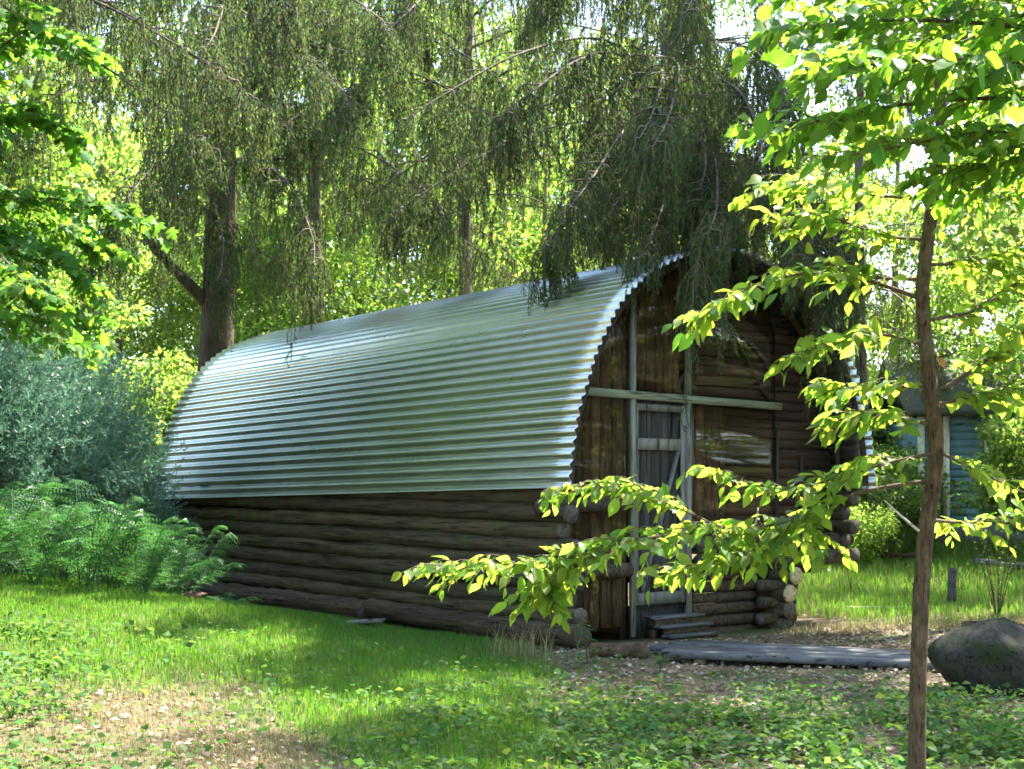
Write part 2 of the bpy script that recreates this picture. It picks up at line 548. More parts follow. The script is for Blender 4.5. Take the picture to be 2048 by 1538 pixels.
# arch ribs that carry the sheet
for yy in (0.10, 0.52, 9.3):
    mb = MB()
    k = np.arange(0, len(PR), 12)
    tt = unit(np.gradient(PR, axis=0))
    nn = np.stack([-tt[:, 1], tt[:, 0]], -1)
    ina = PR - nn * -0.0
    a = PR + nn * -0.045; b = PR + nn * -0.125
    # nn points outwards on the left when walking left to right
    a3, b3 = a[k], b[k]
    n = len(k)
    Vv = []
    for p, y in ((a3, yy - 0.02), (b3, yy - 0.02), (b3, yy + 0.02), (a3, yy + 0.02)):
        Vv.append(np.stack([p[:, 0], np.full(n, y), p[:, 1] + TILT * y], -1))
    Vv = np.stack(Vv, 1).reshape(-1, 3)
    q = []
    for s in range(4):
        i0 = np.arange(n - 1) * 4 + s; i1 = np.arange(n - 1) * 4 + (s + 1) % 4
        q.append(np.stack([i0, i1, i1 + 4, i0 + 4], -1))
    mb.add(Vv, *q, [[0, 1, 2, 3]], [[(n - 1) * 4 + 3, (n - 1) * 4 + 2, (n - 1) * 4 + 1, (n - 1) * 4]])
    mb.obj('arch_rib', M['rib'], cabin)


def log(name, a, b, r0, r1, mat, endmat, parent, sides=14, n=34, wob=0.016, oval=1.0):
    """an uneven round log with end-grain discs"""
    a = np.array(a, float); b = np.array(b, float)
    t = np.linspace(0, 1, n)[:, None]
    P = a + (b - a) * t + np.cumsum(rng.normal(size=(n, 3)), 0) * wob * 0.25
    mb = MB()
    tube(mb, P, np.linspace(r0, r1, n) * (1 + 0.06 * rng.normal(size=n)), sides, 0.03, caps=False)
    lg = mb.obj(name, mat, parent, True)
    T = unit(b - a)
    for p, s, r in ((P[0], -1, r0), (P[-1], 1, r1)):
        ref = np.array([0, 0, 1.0]) if abs(T[2]) < 0.9 else np.array([1.0, 0, 0])
        A = unit(np.cross(T, ref)); B = np.cross(T, A)
        an = np.linspace(0, 2 * np.pi, sides, endpoint=False)
        ring = p + T * s * 0.006 + (np.cos(an)[:, None] * A + np.sin(an)[:, None] * B) * r * 0.95
        ring2 = p - T * s * 0.02 + (np.cos(an)[:, None] * A + np.sin(an)[:, None] * B) * r * 1.0
        V = np.vstack([ring, ring2, p + T * s * 0.008])
        j = np.arange(sides); k = (j + 1) % sides
        MB().add(V, np.stack([j, k, np.full(sides, 2 * sides)], -1), np.stack([j, j + sides, k + sides, k], -1)).obj('log_end', endmat, lg)
    return lg


LT = 0.023
# left wall: sill + eight courses, each log a part of its own
log('sill_log', (0.02, -0.18, 0.13), (0.02, 3.7, 0.13 + 3.7 * LT), 0.135, 0.125, M['sill'], M['log_end'], cabin)
log('sill_log', (0.02, 3.78, 0.11 + 3.7 * LT), (0.04, LEN - 0.15, 0.11 + LEN * LT), 0.13, 0.12, M['sill'], M['log_end'], cabin)
zc = 0.335
for c in range(8):
    r = 0.098 + 0.012 * random.random()
    front = (-0.02, 0.14, 0.02, 0.22, 0.05, 0.25, 0.12, 0.3)[c]
    log('wall_log', (0.16 + 0.02 * random.uniform(-1, 1), front, zc), (0.16, LEN - 0.2, zc + LEN * LT * 0.9), r, r * 0.93, M['log'], M['log_end'], cabin)
    if c in (2, 6):   # front wall log that crosses at the corner
        log('corner_log', (-0.04 - 0.08 * random.random(), 0.42, zc + 0.09), (1.35, 0.44, zc + 0.09), 0.09, 0.085, M['log'], M['log_end'], cabin, n=8)
    zc += 0.185
# right wall logs, raised
zc = 0.86
for c in range(5):
    log('wall_log', (W - 0.16, 0.22 + 0.15 * (c % 2), zc), (W - 0.16, LEN - 0.2, zc + LEN * LT * 0.4), 0.1, 0.095, M['log'], M['log_end'], cabin)
    zc += 0.19
# two long front logs that carry the raised right half
for z, x1 in ((0.84, W - 0.02), (1.05, W + 0.06)):
    log('front_log', (2.62, 0.47, z), (x1, 0.47, z + 0.01), 0.105, 0.1, M['log'], M['log_end'], cabin, n=12)

# front wall: vertical bark slabs on the left, over and beside the door; horizontal boards on the right
def vboard(x0, x1, z0, parent, mat, name, y=REC, zt=None):
    mb = MB()
    xm = (x0 + x1) / 2
    nn = 7
    z1a = min(HZ(x0, 0.1), zt or 99); z1b = min(HZ(x1, 0.1), zt or 99)
    rows = []
    for t in np.linspace(0, 1, nn):
        w0 = random.uniform(-.008, .008); w1 = random.uniform(-.008, .008)
        bl = 0.022 + 0.012 * random.random()
        za, zb = z0 + (z1a - z0) * t, z0 + (z1b - z0) * t
        zm = (za + zb) / 2
        rows.append([(x0 + w0, y, za), (x0 + w0 + .02, y - bl * .7, za), (xm, y - bl, zm), (x1 + w1 - .02, y - bl * .7, zb), (x1 + w1, y, zb), (x1, y + .03, zb), (x0, y + .03, za)])
    A = np.array(rows).reshape(-1, 3)
    q = []
    for a in range(nn - 1):
        for b in range(7):
            c = (b + 1) % 7
            q.append([a * 7 + b, a * 7 + c, a * 7 + 7 + c, a * 7 + 7 + b])
    mb.add(A, q, [[6, 5, 4, 3, 2, 1, 0]], [[(nn - 1) * 7 + b for b in range(7)]])
    return mb.obj(name, mat, parent, False)


x = 0.12
while x < 1.44:
    w = random.uniform(0.13, 0.2)
    vboard(x, min(x + w - 0.012, 1.47), 0.12, cabin, M['slab'], 'bark_slab')
    x += w
x = 1.58
while x < 2.42:
    w = random.uniform(0.12, 0.18)
    vboard(x, min(x + w - 0.01, 2.45), 2.90, cabin, M['slab'], 'bark_slab', REC + 0.03)
    x += w
x = 2.56
while x < 3.2:
    w = random.uniform(0.13, 0.18)
    vboard(x, min(x + w - 0.01, 3.26), 1.14, cabin, M['slab'], 'bark_slab', REC, 2.76)
    x += w
z = 1.16
while z < 4.55:
    h = 0.118 + 0.012 * random.random()
    xl = 3.29 if z < 2.78 else 2.56
    xr = W - max(WX(z + h, 0.1), 0.14)
    xl = max(xl, W - xr) if z > 4.2 else xl
    if xr - xl > 0.15:
        mb = MB()
        tw = 0.012 * random.random()
        A = np.array([(xl, REC, z), (xr, REC, z), (xr, REC + 0.018, z + h - .006), (xl, REC + .018, z + h - .006),
                      (xl, REC + .03, z), (xr, REC + .03, z), (xr, REC + .035, z + h - .006), (xl, REC + .035, z + h - .006)], float)
        A[:, 2] += np.array([0, tw, tw, 0, 0, tw, tw, 0])
        mb.add(A, [[0, 1, 2, 3], [5, 4, 7, 6], [1, 5, 6, 2], [4, 0, 3, 7], [3, 2, 6, 7], [4, 5, 1, 0]])
        mb.obj('wall_board', M['board'], cabin)
    z += h
# lower front wall right of the door, down to the ground, with crossed log ends at its end
z = -0.12
while z < 0.72:
    h = 0.13 + 0.02 * random.random()
    mb = MB()
    tube(mb, [(2.6, REC - .02, z + h / 2), (3.3, REC - .02, z + h / 2 + .005), (4.02 + 0.05 * random.random(), REC - .02, z + h / 2)], h / 2, 10, 0.02)
    mb.obj('low_wall_log', M['sill'], cabin, True)
    z += h
z = -0.02
for c in range(4):
    log('pier_log', (4.12 + 0.05 * random.uniform(-1, 1), 0.16 + 0.1 * random.random(), z), (4.16, 1.3, z + .02), 0.115, 0.11, M['log'], M['cutend'] if c in (2, 3) else M['log_end'], cabin, n=6)
    z += 0.215
for c in range(3):
    log('pier_log', (3.72, 0.42, 0.09 + c * 0.215), (4.38 + 0.06 * random.random(), 0.42, 0.09 + c * 0.215), 0.075, 0.07, M['log'], M['log_end'], cabin, n=6)

# posts, rail, brace poles
def post(name, x0, x1, y, z0, z1, mat, t=0.05, parent=cabin):
    return box(MB(), x0, x1, y - t, y, z0, z1, 0.003).obj(name, mat, parent)


post('post', 1.492, 1.548, REC - 0.035, 0.0, HZ(1.52, .12) - .02, M['post'], 0.06)
post('post', 2.465, 2.53, REC - 0.035, 2.87, HZ(2.5, .12) - .02, M['post'], 0.06)
post('post', 2.465, 2.53, REC - 0.035, 0.0, 2.79, M['doorframe'], 0.06)
beam(MB(), (WX(2.83, 0.12), REC - 0.085, 2.835), (4.28, REC - 0.085, 2.815), 0.04, 0.09, jit=0.003).obj('cross_rail', M['railwood'], cabin)
beam(MB(), (3.35, REC - 0.03, 3.75), (4.15, REC - 0.03, 2.80), 0.03, 0.035).obj('brace_pole', M['rib'], cabin)
for xx, z0, z1 in ((4.27, 1.15, 2.55), (4.78, 1.15, 2.2)):
    beam(MB(), (xx, REC - 0.02, z0), (xx + .02, REC - 0.02, z1), 0.035, 0.03, up=(0, 1, 0)).obj('batten', M['doorboard'], cabin)

# glazing in front of the slabs and boards, cut to the arch
def pane(x0, x1, z0, z1, y):
    xs = np.linspace(x0, x1, 14)
    hi = np.array([min(z1, HZ(float(x), .13)) for x in xs])
    ok = hi > z0 + .02
    xs, hi = xs[ok], hi[ok]
    n = len(xs)
    V = []
    for yy in (y, y + .005):
        V += [(x, yy, z0) for x in xs] + [(x, yy, h) for x, h in zip(xs, hi)]
    q = []
    for a in range(n - 1):
        q += [[a, a + 1, n + a + 1, n + a], [2 * n + a + 1, 2 * n + a, 3 * n + a, 3 * n + a + 1], [n + a, n + a + 1, 3 * n + a + 1, 3 * n + a], [a + 1, a, 2 * n + a, 2 * n + a + 1]]
    q += [[0, n, 3 * n, 2 * n], [n - 1, 3 * n - 1, 4 * n - 1, 2 * n - 1]]
    MB().add(V, q).obj('pane', M['pane'], cabin)


GY = REC - 0.055
for a in ((.30, 1.48, 1.0, 2.785), (.62, 1.48, 2.885, 9), (1.562, 2.46, 2.885, 9), (2.535, 4.2, 2.885, 9), (2.535, 4.2, 1.2, 2.765)):
    pane(*a, GY)

# door
door = empty('door', (0, 0, 0)); door.parent = cabin
x = 1.58
for k in range(5):
    vboard(x, x + 0.168, 0.36, door, M['doorboard'], 'door_board', REC + 0.02, 2.78)
    x += 0.174
post('stile', 1.56, 1.63, REC - 0.03, 0.36, 2.74, M['doorframe'], 0.03, door)
post('stile', 2.385, 2.462, REC - 0.03, 0.36, 2.74, M['doorframe'], 0.03, door)
for z0, z1 in ((2.66, 2.74), (2.2, 2.33), (0.36, 0.50)):
    post('rail', 1.632, 2.383, REC - 0.028, z0, z1, M['doorframe'], 0.03, door)
beam(MB(), (2.33, REC - 0.042, 2.19), (1.70, REC - 0.042, 0.52), 0.025, 0.07, up=(0, 1, 0)).obj('brace', M['doorframe'], door)
tube(MB(), [(1.69, REC - .06, 1.3), (1.69, REC - .09, 1.32), (1.69, REC - .09, 1.44), (1.69, REC - .06, 1.46)], 0.008, 6).obj('handle', M['rib'], door)
box(MB(), 1.56, 2.462, REC + .01, REC + .06, -.1, .352).obj('threshold_board', M['doorboard'], cabin)
for xa in (1.455, 2.44):
    box(MB(), xa, xa + .13, REC + .064, REC + .09, -.1, 2.92).obj('backing_board', M['doorboard'], cabin)
# low steps below the door
for k in range(3):
    zt = 0.03 + 0.10 * k
    for q in range(2):
        y0 = 0.06 + 0.13 * k + 0.10 * q
        box(MB(), 1.68 + .02 * q, 2.56, y0, y0 + .092, zt - .03, zt, 0.003).obj('tread', M['plank'], cabin)
    box(MB(), 1.72, 2.53, 0.09 + 0.13 * k, 0.11 + 0.13 * k, zt - .12, zt - .032).obj('riser', M['sill'], cabin)
for xx in (1.76, 2.48):
    box(MB(), xx, xx + 0.05, 0.40, 0.52, -0.12, 0.19).obj('tread_bearer', M['sill'], cabin)
# back wall and floor of the cabin
mb = MB()
k = np.arange(0, 1500, 50)
pv = np.stack([np.clip(PR[k, 0], 0.12, W - .12), np.full(len(k), LEN - 0.35), PR[k, 1] - 0.14 + TILT * LEN], -1)
base = np.array([[W - .12, LEN - .35, 0.1], [.12, LEN - .35, 0.1]])
pv = np.vstack([pv, base]); n = len(pv)
pb = pv + np.array([0, .05, 0])
mb.add(np.vstack([pv, pb]), [list(range(n))], [list(range(2 * n - 1, n - 1, -1))], [[a, n + a, n + (a + 1) % n, (a + 1) % n] for a in range(n)])
mb.obj('back_wall', M['board'], cabin)
box(MB(), 0.3, W - 0.3, REC + .1, LEN - .4, 0.62, 0.72).obj('floor', M['board'], cabin)
for yy in (2.5, 5.0, 7.6):
    log('foundation_post', (W - .18, yy, -0.1), (W - .18, yy, 0.76), 0.13, 0.12, M['log'], M['log_end'], cabin, n=5)

# ------------------------------------------------------------------ loose things by the cabin
def top(o, label, cat, group=None):
    return tag(o, label, cat, group)


# grey boardwalk
bw = empty('boardwalk', (2.6, 14.0, G(2.6, 14.0)))
top(bw, 'low boardwalk of long weathered grey planks lying before the cabin door', 'boardwalk')
fr0, fr1 = on(1300, 13.75), on(1880, 12.75)
bk0, bk1 = on(1395, 15.1), on(1860, 13.75)
for k in range(5):
    t = (k + 0.5) / 5
    a = fr0.lerp(bk0, t); b = fr1.lerp(bk1, t)
    d = (b - a).normalized()
    a = a - d * random.uniform(-.1, .25); b = b + d * random.uniform(-.3, .25)
    z = max(a.z, b.z, G((a.x + b.x) / 2, (a.y + b.y) / 2)) + 0.05 + 0.02 * random.random()
    a = Vector((a.x, a.y, z)); b = Vector((b.x, b.y, z + random.uniform(-.015, .015)))
    o = beam(MB(), a - bw.location, b - bw.location, 0.21 + .03 * random.random(), 0.06, jit=0.006).obj('plank', M['plank'], bw)
for t in (0.18, 0.75):
    a = fr0.lerp(fr1, t); b = bk0.lerp(bk1, t)
    a.z = G(a.x, a.y) + .0; b.z = G(b.x, b.y) + .0
    beam(MB(), a - bw.location, b - bw.location, 0.1, 0.09).obj('bearer', M['sill'], bw)


def lone_log(name, a, b, r0, r1, label, cat, mat, em, group=None, **kw):
    root = empty(name, a)
    log('trunk_section', Vector((0, 0, 0)), b - a, r0, r1, mat, em, root, **kw)
    return top(root, label, cat, group)


a = on(1185, 14.3); b = on(1290, 14.0); a.z += .06; b.z += .06
lone_log('short_log', a, b, 0.075, 0.085, 'short mossy round log lying between the sill log end and the boardwalk', 'log', M['sill'], M['log_end'], n=8)
a = on(1575, 27.5); b = on(1850, 26.5); a.z += .12; b.z += .14
lone_log('fallen_log', a, b, 0.07, 0.05, 'long thin fallen trunk lying across the grass beyond the cabin corner', 'log', M['sill'], M['log_end'], n=14, wob=.05)
a = on(1950, 25.5); b = on(2080, 24.5); a.z += .10; b.z += .1
lone_log('fallen_log', a, b, 0.08, 0.07, 'greyish fallen trunk lying in front of the blue house', 'log', M['plank'], M['log_end'], n=10, wob=.05)
a = on(1690, 20.4); b = on(1925, 20.0); a.z += .03; b.z += .03
lone_log('pale_pole', a, b, 0.028, 0.02, 'thin pale pole lying on the sunny grass behind the sapling trunk', 'pole', M['deadtwig'], M['cutend'], n=9, sides=8)
a = on(1925, 17.7); b = on(2075, 17.2); a.z += .05; b.z += .05
lone_log('dark_pole', a, b, 0.035, 0.03, 'dark straight pole lying on the gravel above the boulder', 'pole', M['rib'], M['log_end'], n=8, sides=8)
a = on(1903, 20.6); b = a + Vector((0.02, 0, .55)); a.z -= .05
lone_log('stake', a, b, 0.07, 0.06, 'short grey wooden stake standing upright in the grass', 'stake', M['plank'], M['log_end'], n=6, sides=9)


def rock(name, c, sx, sy, sz, mat, label, cat, seed=0, flat=None):
    r = np.random.default_rng(seed)
    nu, nv = 40, 24
    th = np.linspace(0, 2 * np.pi, nu, endpoint=False)
    ph = np.linspace(0.02, np.pi - 0.02, nv)
    d = np.stack([np.outer(np.sin(ph), np.cos(th)), np.outer(np.sin(ph), np.sin(th)), np.outer(np.cos(ph), np.ones(nu))], -1)
    rad = np.full(d.shape[:2], 1.15)
    for _ in range(15):
        ax_ = unit(r.normal(size=3)); off_ = r.uniform(.58, .92)
        p = d @ ax_
        rad = np.where(p > 0.05, np.minimum(rad, off_ / np.maximum(p, 1e-3)), rad)
    rad += 0.012 * r.normal(size=rad.shape)
    V = d * rad[..., None] * np.array([sx, sy, sz])
    i = np.arange(nv - 1)[:, None] * nu; j = np.arange(nu)[None, :]; k = (j + 1) % nu
    o = MB().add(V, np.stack([i + j, i + nu + j, i + nu + k, i + k], -1).reshape(-1, 4)).obj(name, mat, None, True)
    o.location = c
    return top(o, label, cat)


p = on(2008, 11.6); rock('boulder', p + Vector((.12, 0, .08)), .72, .55, .46, M['rock'], 'dark mossy boulder at the end of the boardwalk', 'boulder', 12)
p = on(385, 17.6); rock('stone', p + Vector((0, 0, .05)), .2, .16, .11, M['sill'], 'small brown stone beside the fern edge at the cabin wall', 'stone', 6)
p = on(700, 16.6)
o = box(MB(), -.5, .5, -.14, .14, -.03, .03, .015).obj('stone_slab', M['slabstone'], None)
o.location = p + Vector((0, 0, .025)); o.rotation_euler = (0, R(5), R(132))
top(o, 'flat pale stone slab lying under the sill log by the lawn', 'slab')

# ------------------------------------------------------------------ blue house at the right, behind
hp = on(1840, 30)
house = empty('blue_house', hp, R(-4))
top(house, 'small blue house with cream trim and dark windows behind the trees', 'house')
HW, HH = 5.0, 2.75
z0 = 0.45
box(MB(), 0, HW, 0.05, 4, -0.2, z0).obj('foundation', M['shingle'], house)
box(MB(), 0.03, HW - .03, 0.08, 3.95, z0, HH).obj('wall', M['bluewall'], house)
for k in range(14):   # siding boards between the openings
    zz = z0 + k * (HH - z0) / 14
    for xa, xb in ((0.12, 0.47), (0.64, 1.33), (3.08, HW)):
        box(MB(), xa, xb, 0.045 , 0.078, zz + .004, zz + (HH - z0) / 14).obj('siding_board', M['bluewall'], house)
for xa, xb, za, zb in ((1.45, 2.95, 0.85, 2.4),):
    wdw = empty('window', (0, 0, 0)); wdw.parent = house
    box(MB(), xa, xb, 0.02, 0.075, za, zb).obj('pane', M['glass'], wdw)
    for b0 in ((xa - .09, xa, za - .09, zb + .09), (xb, xb + .09, za - .09, zb + .09), (xa, xb, za - .09, za), (xa, xb, zb, zb + .09)):
        box(MB(), b0[0], b0[1], -0.01, 0.07, b0[2], b0[3]).obj('frame', M['cream'], wdw)
post('corner_trim', -0.04, 0.1, 0.04, z0, HH, M['cream'], .05, house)
post('corner_trim', 0.49, 0.62, 0.04, z0, HH, M['cream'], .05, house)
mb = MB()
A = np.array([(-.4, -.5, HH), (HW + .4, -.5, HH), (HW + .4, 2, HH + 1.3), (-.4, 2, HH + 1.3), (HW + .4, 4.5, HH), (-.4, 4.5, HH)], float)
B = A + np.array([0, 0, .12])
mb.add(np.vstack([A, B]), [[0, 1, 2, 3], [3, 2, 4, 5], [7, 6, 9, 8], [8, 9, 11, 10], [0, 6, 7, 1], [4, 10, 11, 5]], [[1, 7, 8, 2], [2, 8, 10, 4], [0, 3, 9, 6], [3, 5, 11, 9]])
mb.obj('roof', M['mossroof'], house)


# ------------------------------------------------------------------ vegetation generators
def trunk_mesh(name, H, r0, r1, lean=0.3, limbs=6, mat=None, seed=0, z0=None, spread=(1.5, 3.0), sides=11):
    r = np.random.default_rng(seed)
    n = 16
    t = np.linspace(0, 1, n)
    P = np.stack([lean * t ** 1.5 + 0.1 * np.sin(t * 5 + seed), 0.12 * np.sin(t * 4 + 2 * seed), t * H], -1)
    P -= P[0]
    P[0, 2] = -0.25
    rad = r0 + (r1 - r0) * t ** 0.8
    rad[0] *= 1.35; rad[1] *= 1.05
    mb = MB()
    tube(mb, P, rad, sides, 0.03, r=r)
    ends = []
    for k in range(limbs):
        s = r.uniform((z0 or 0.35 * H) / H, 0.92)
        b = np.array([np.interp(s, t, P[:, c]) for c in range(3)])
        a = r.uniform(0, 2 * np.pi)
        L = r.uniform(*spread) * (1.15 - 0.6 * s)
        e = b + np.array([np.cos(a) * L, np.sin(a) * L, L * r.uniform(.35, .8)])
        m_ = (b + e) / 2 + np.array([0, 0, -.12 * L]) + r.normal(size=3) * .1
        rr = np.interp(s, t, rad) * 0.42
        tube(mb, catmull([b, m_, e], 7), np.linspace(rr, rr * .25, 7), 6, 0.03, r=r)
        ends.append(e)
    return mb.mesh(name, mat, True), P, ends


def crown_mesh(name, mat, H, zb, rx, ncl, nleaf, ll, seed, flat=0.6, clr=(0.5, 1.0), ends=()):
    """clumps of leaf faces spread through an uneven crown"""
    r = np.random.default_rng(seed)
    mb = MB()
    C = []
    while len(C) < ncl:
        p = r.uniform(-1, 1, 3)
        q = np.linalg.norm(p)
        if q > 1 or q < 0.25: continue
        if r.random() > 0.35 + q * 0.65: continue
        C.append([p[0] * rx, p[1] * rx, (zb + H) / 2 + p[2] * (H - zb) / 2])
    C = np.array(C)
    if len(ends): C = np.vstack([C, np.array(ends)])
    for c in C:
        rad = r.uniform(*clr)
        n = int(nleaf * r.uniform(.6, 1.3))
        d = rand_dirs(n, r)
        q = r.random(n) ** 0.45
        P = c + d * (q * rad)[:, None] * np.array([1, 1, flat])
        D = unit(d * 0.8 + r.normal(size=(n, 3)) * 0.6 + np.array([0, 0, -.35]))
        N = unit(np.array([0, 0, 1.0]) + r.normal(size=(n, 3)) * 0.7)
        L = ll * r.uniform(.6, 1.3, n)
        cards(mb, P, D, N, L, L * r.uniform(.5, .75, n), 0.42, 0.1)
    return mb.mesh(name, mat)


def make_tree(name, label, cat, loc, tm, cm, rz=0, sc=1.0, group=None, szz=1.0):
    t = empty(name, loc, rz)
    t.scale = (sc, sc, sc * szz)
    tag(t, label, cat, group)
    link('trunk', tm, t)
    c = link('crown', cm, t)
    c['kind'] = 'stuff'
    return t


# broadleaf kinds
TK = []
for k, (H, r0, zb, rx, ncl, nl, mat) in enumerate(((13, .17, 2.6, 3.0, 66, 210, 'crown'), (15, .2, 3.8, 3.4, 70, 210, 'crown'), (10, .12, 1.6, 2.5, 58, 210, 'crown'), (16, .24, 3.4, 3.6, 78, 210, 'crown_dark'))):
    tm, P, ends = trunk_mesh('broadleaf_trunk', H * .93, r0, .03, 0.5 - .3 * k, 9, M['bark_pale'], 20 + k, zb, (1.4, 2.8))
    TK.append((tm, crown_mesh('broadleaf_crown', M[mat], H, zb, rx, ncl, nl, .15, 30 + k, ends=ends)))
# shrubs
SK = []
for k, (H, rx, ncl, mat, ll) in enumerate(((3.2, 1.7, 46, 'crown', .11), (2.2, 1.5, 36, 'crown', .10), (2.8, 1.6, 42, 'crown_dark', .11))):
    tm, P, ends = trunk_mesh('shrub_stems', H * .7, .05, .015, .2, 8, M['bark_pale'], 50 + k, .2, (.8, 1.6), 7)
    SK.append((tm, crown_mesh('shrub_crown', M[mat], H, .15, rx, ncl, 260, ll, 60 + k, .7, (.35, .65), ends)))


# spruce: boughs with hanging curtains of needled twigs
def bough_mesh(name, L, seed, hang=(0.25, 0.85), dens=1.0):
    r = np.random.default_rng(seed)
    limb = catmull([(0, 0, 0), (L * .3, 0, .05 * L), (L * .65, .03 * L, -.06 * L), (L * .9, .02 * L, -.2 * L), (L, 0, -.27 * L)], 26)
    wood_ = MB()
    tube(wood_, limb, np.linspace(.019, .004, 26) * L / 4, 6, 0.05, r=r)
    nd = MB()
    stems = []
    nsec = int(19 * dens)
    for k in range(nsec):
        s = 0.10 + 0.90 * (k + r.random()) / nsec
        b = np.array([np.interp(s, np.linspace(0, 1, 26), limb[:, c]) for c in range(3)])
        side = 1 if k % 2 else -1
        h = (hang[0] + (hang[1] - hang[0]) * r.random() ** 1.3) * (0.55 + 0.45 * np.sin(np.pi * min(1, .2 + .8 * s)))
        out = L * r.uniform(.03, .16) * (1.15 - s)
        a = R(r.uniform(20, 85)) * side
        d = np.array([np.cos(a), np.sin(a), 0])
        e = b + d * out + np.array([.12 * h + r.normal() * .06, r.normal() * .06, -h])
        main = catmull([b, b + d * out * .75 + np.array([0, 0, -.06 * h]), b + d * out + np.array([0, 0, -.45 * h]), e], 10)
        tube(wood_, main, np.linspace(.008, .003, 10), 4, 0, False, r=r)
        stems.append(main[2:8])
        m_ = int(6 + 15 * h)
        for q in range(m_):          # the pendulous side twigs of one tail
            u2 = (q + r.random()) / m_
            p = np.array([np.interp(u2, np.linspace(0, 1, 10), main[:, c]) for c in range(3)])
            hh = (.14 + .34 * r.random()) * (1.1 - .6 * u2)
            aa = r.uniform(0, 6.28)
            e2 = p + np.array([np.cos(aa) * .16 * (1.15 - u2), np.sin(aa) * .16 * (1.15 - u2), -hh])
            stems.append(catmull([p, (p + e2) / 2 + np.array([np.cos(aa), np.sin(aa), .4]) * .04, e2], 6))
    for st in stems:
        ln = np.linalg.norm(np.diff(st, axis=0), axis=1).sum()
        for ax_ in (np.array([.003, 0, 0]), np.array([0, .003, 0])):
            V = np.concatenate([st - ax_, st + ax_])
            i = np.arange(5)
            wood_.add(V, np.stack([i, i + 1, i + 7, i + 6], -1))
        n = int(max(8, ln * 95))
        u_ = r.random(n)
        P = np.stack([np.interp(u_, np.linspace(0, 1, 6), st[:, c]) for c in range(3)], -1)
        a = r.uniform(0, 2 * np.pi, n)
        D = unit(np.stack([np.cos(a) * .6, np.sin(a) * .6, -r.uniform(.4, 1.4, n)], -1))
        cards(nd, P, D, rand_dirs(n, r), r.uniform(.025, .07, n), r.uniform(.006, .011, n), .5)
    return wood_.mesh(name + '_limb', M['bark'], False), nd.mesh(name + '_needles', M['needle'])


BK = [bough_mesh('bough', 4.2, 70, (.45, 1.7)), bough_mesh('bough', 3.4, 71, (.35, 1.3)), bough_mesh('bough', 2.4, 72, (.25, .7), .9), bough_mesh('bough', 4.0, 73, (.5, 1.9)), bough_mesh('bough', 6.4, 74, (.3, 1.0), 2.1)]


def spruce(loc, H, r0, zlow, label, seed, rmax=1.0, nb=46, zstep=None, extra=(), lean=0.2):
    r = np.random.default_rng(seed)
    t = empty('spruce_tree', loc)
    tag(t, label, 'spruce')
    tm, P, e = trunk_mesh('spruce_trunk', H, r0, .03, lean, 0, M['bark'], seed)
    link('trunk', tm, t)

    def bough(z, a, kind, sc, pitch):
        px_ = np.interp(z, P[:, 2], P[:, 0]); py_ = np.interp(z, P[:, 2], P[:, 1])
        b = link('bough', BK[kind][0], t)
        b.location = (px_, py_, z); b.rotation_euler = (R(r.uniform(-6, 6)), pitch, a); b.scale = (sc, sc, sc)
        n_ = link('needles', BK[kind][1], b)
        n_['kind'] = 'stuff'
    for k in range(nb):
        s = (k + r.random()) / nb
        z = zlow + (H - 1.2 - zlow) * s ** 1.1
        sc = rmax * (1.12 - .85 * s) * r.uniform(.85, 1.15)
        bough(z, k * 2.4 + r.uniform(-.4, .4), (0, 3)[k % 2] if s < .35 else (1 if s < .7 else 2), sc * (1 if s < .7 else 1.2), R(r.uniform(4, 14)) - R(18) * s)
    for z, adeg, kind, sc, pit in extra:
        bough(z, R(adeg), kind, sc, R(pit))
    return t


# angle convention: 0 = +X (right), -90 = towards the camera
spruce(on(1345, 21.9), 20, .24, 6.0, 'tall spruce right behind the arch peak with dark hanging boughs', 3, 1.1, 24,
       extra=((6.3, -95, 0, 1.6, 4), (6.6, -112, 3, 1.5, 4), (6.2, -78, 3, 1.55, 4), (7.4, -100, 0, 1.6, 0), (8.0, -84, 3, 1.5, 2), (8.2, -130, 0, 1.4, 2), (7.2, -145, 3, 1.3, 4),
              (6.4, -88, 3, 1.35, 3), (6.8, -103, 0, 1.35, 3), (6.5, -72, 0, 1.3, 3), (7.0, -92, 3, 1.45, 2), (7.8, -116, 3, 1.5, 0), (8.8, -95, 0, 1.5, 0), (6.0, -60, 3, 1.1, 3), (9.4, -110, 3, 1.5, 0), (9.6, -75, 0, 1.4, 0),
              (6.4, -84, 4, 1.0, 3), (6.6, -91, 4, 1.05, 2), (6.3, -98, 4, 1.0, 2), (6.9, -106, 4, 1.05, 2), (6.2, -76, 4, .95, 2), (7.4, -88, 4, 1.05, 2), (7.6, -97, 4, 1.1, 2)))
spruce(on(425, 25.6), 21, .43, 7.0, 'thick-trunked old spruce behind the far end of the metal roof', 5, 1.1, 20,
       extra=((6.0, -80, 1, 1.2, 4), (5.6, -55, 1, 1.1, 4), (6.4, -110, 1, 1.2, 4), (7.0, -66, 0, 1.5, 6), (7.6, -42, 3, 1.5, 4), (7.4, -95, 3, 1.45, 6), (8.3, -112, 0, 1.45, 2), (8.6, -60, 3, 1.5, 0), (9.2, -82, 0, 1.5, 0), (9.0, -30, 0, 1.5, 2),
              (9.8, -55, 3, 1.5, 0), (10.2, -100, 0, 1.5, 0)))
spruce(on(640, 29), 20, .2, 7.5, 'slender spruce standing just right of the thick trunk behind the roof', 8, 1.0, 16, extra=((10.5, -90, 0, 1.5, 2), (11.2, -66, 3, 1.5, 2), (11.4, -112, 0, 1.5, 2), (10.2, -45, 3, 1.4, 2), (12, -85, 3, 1.4, 0)))
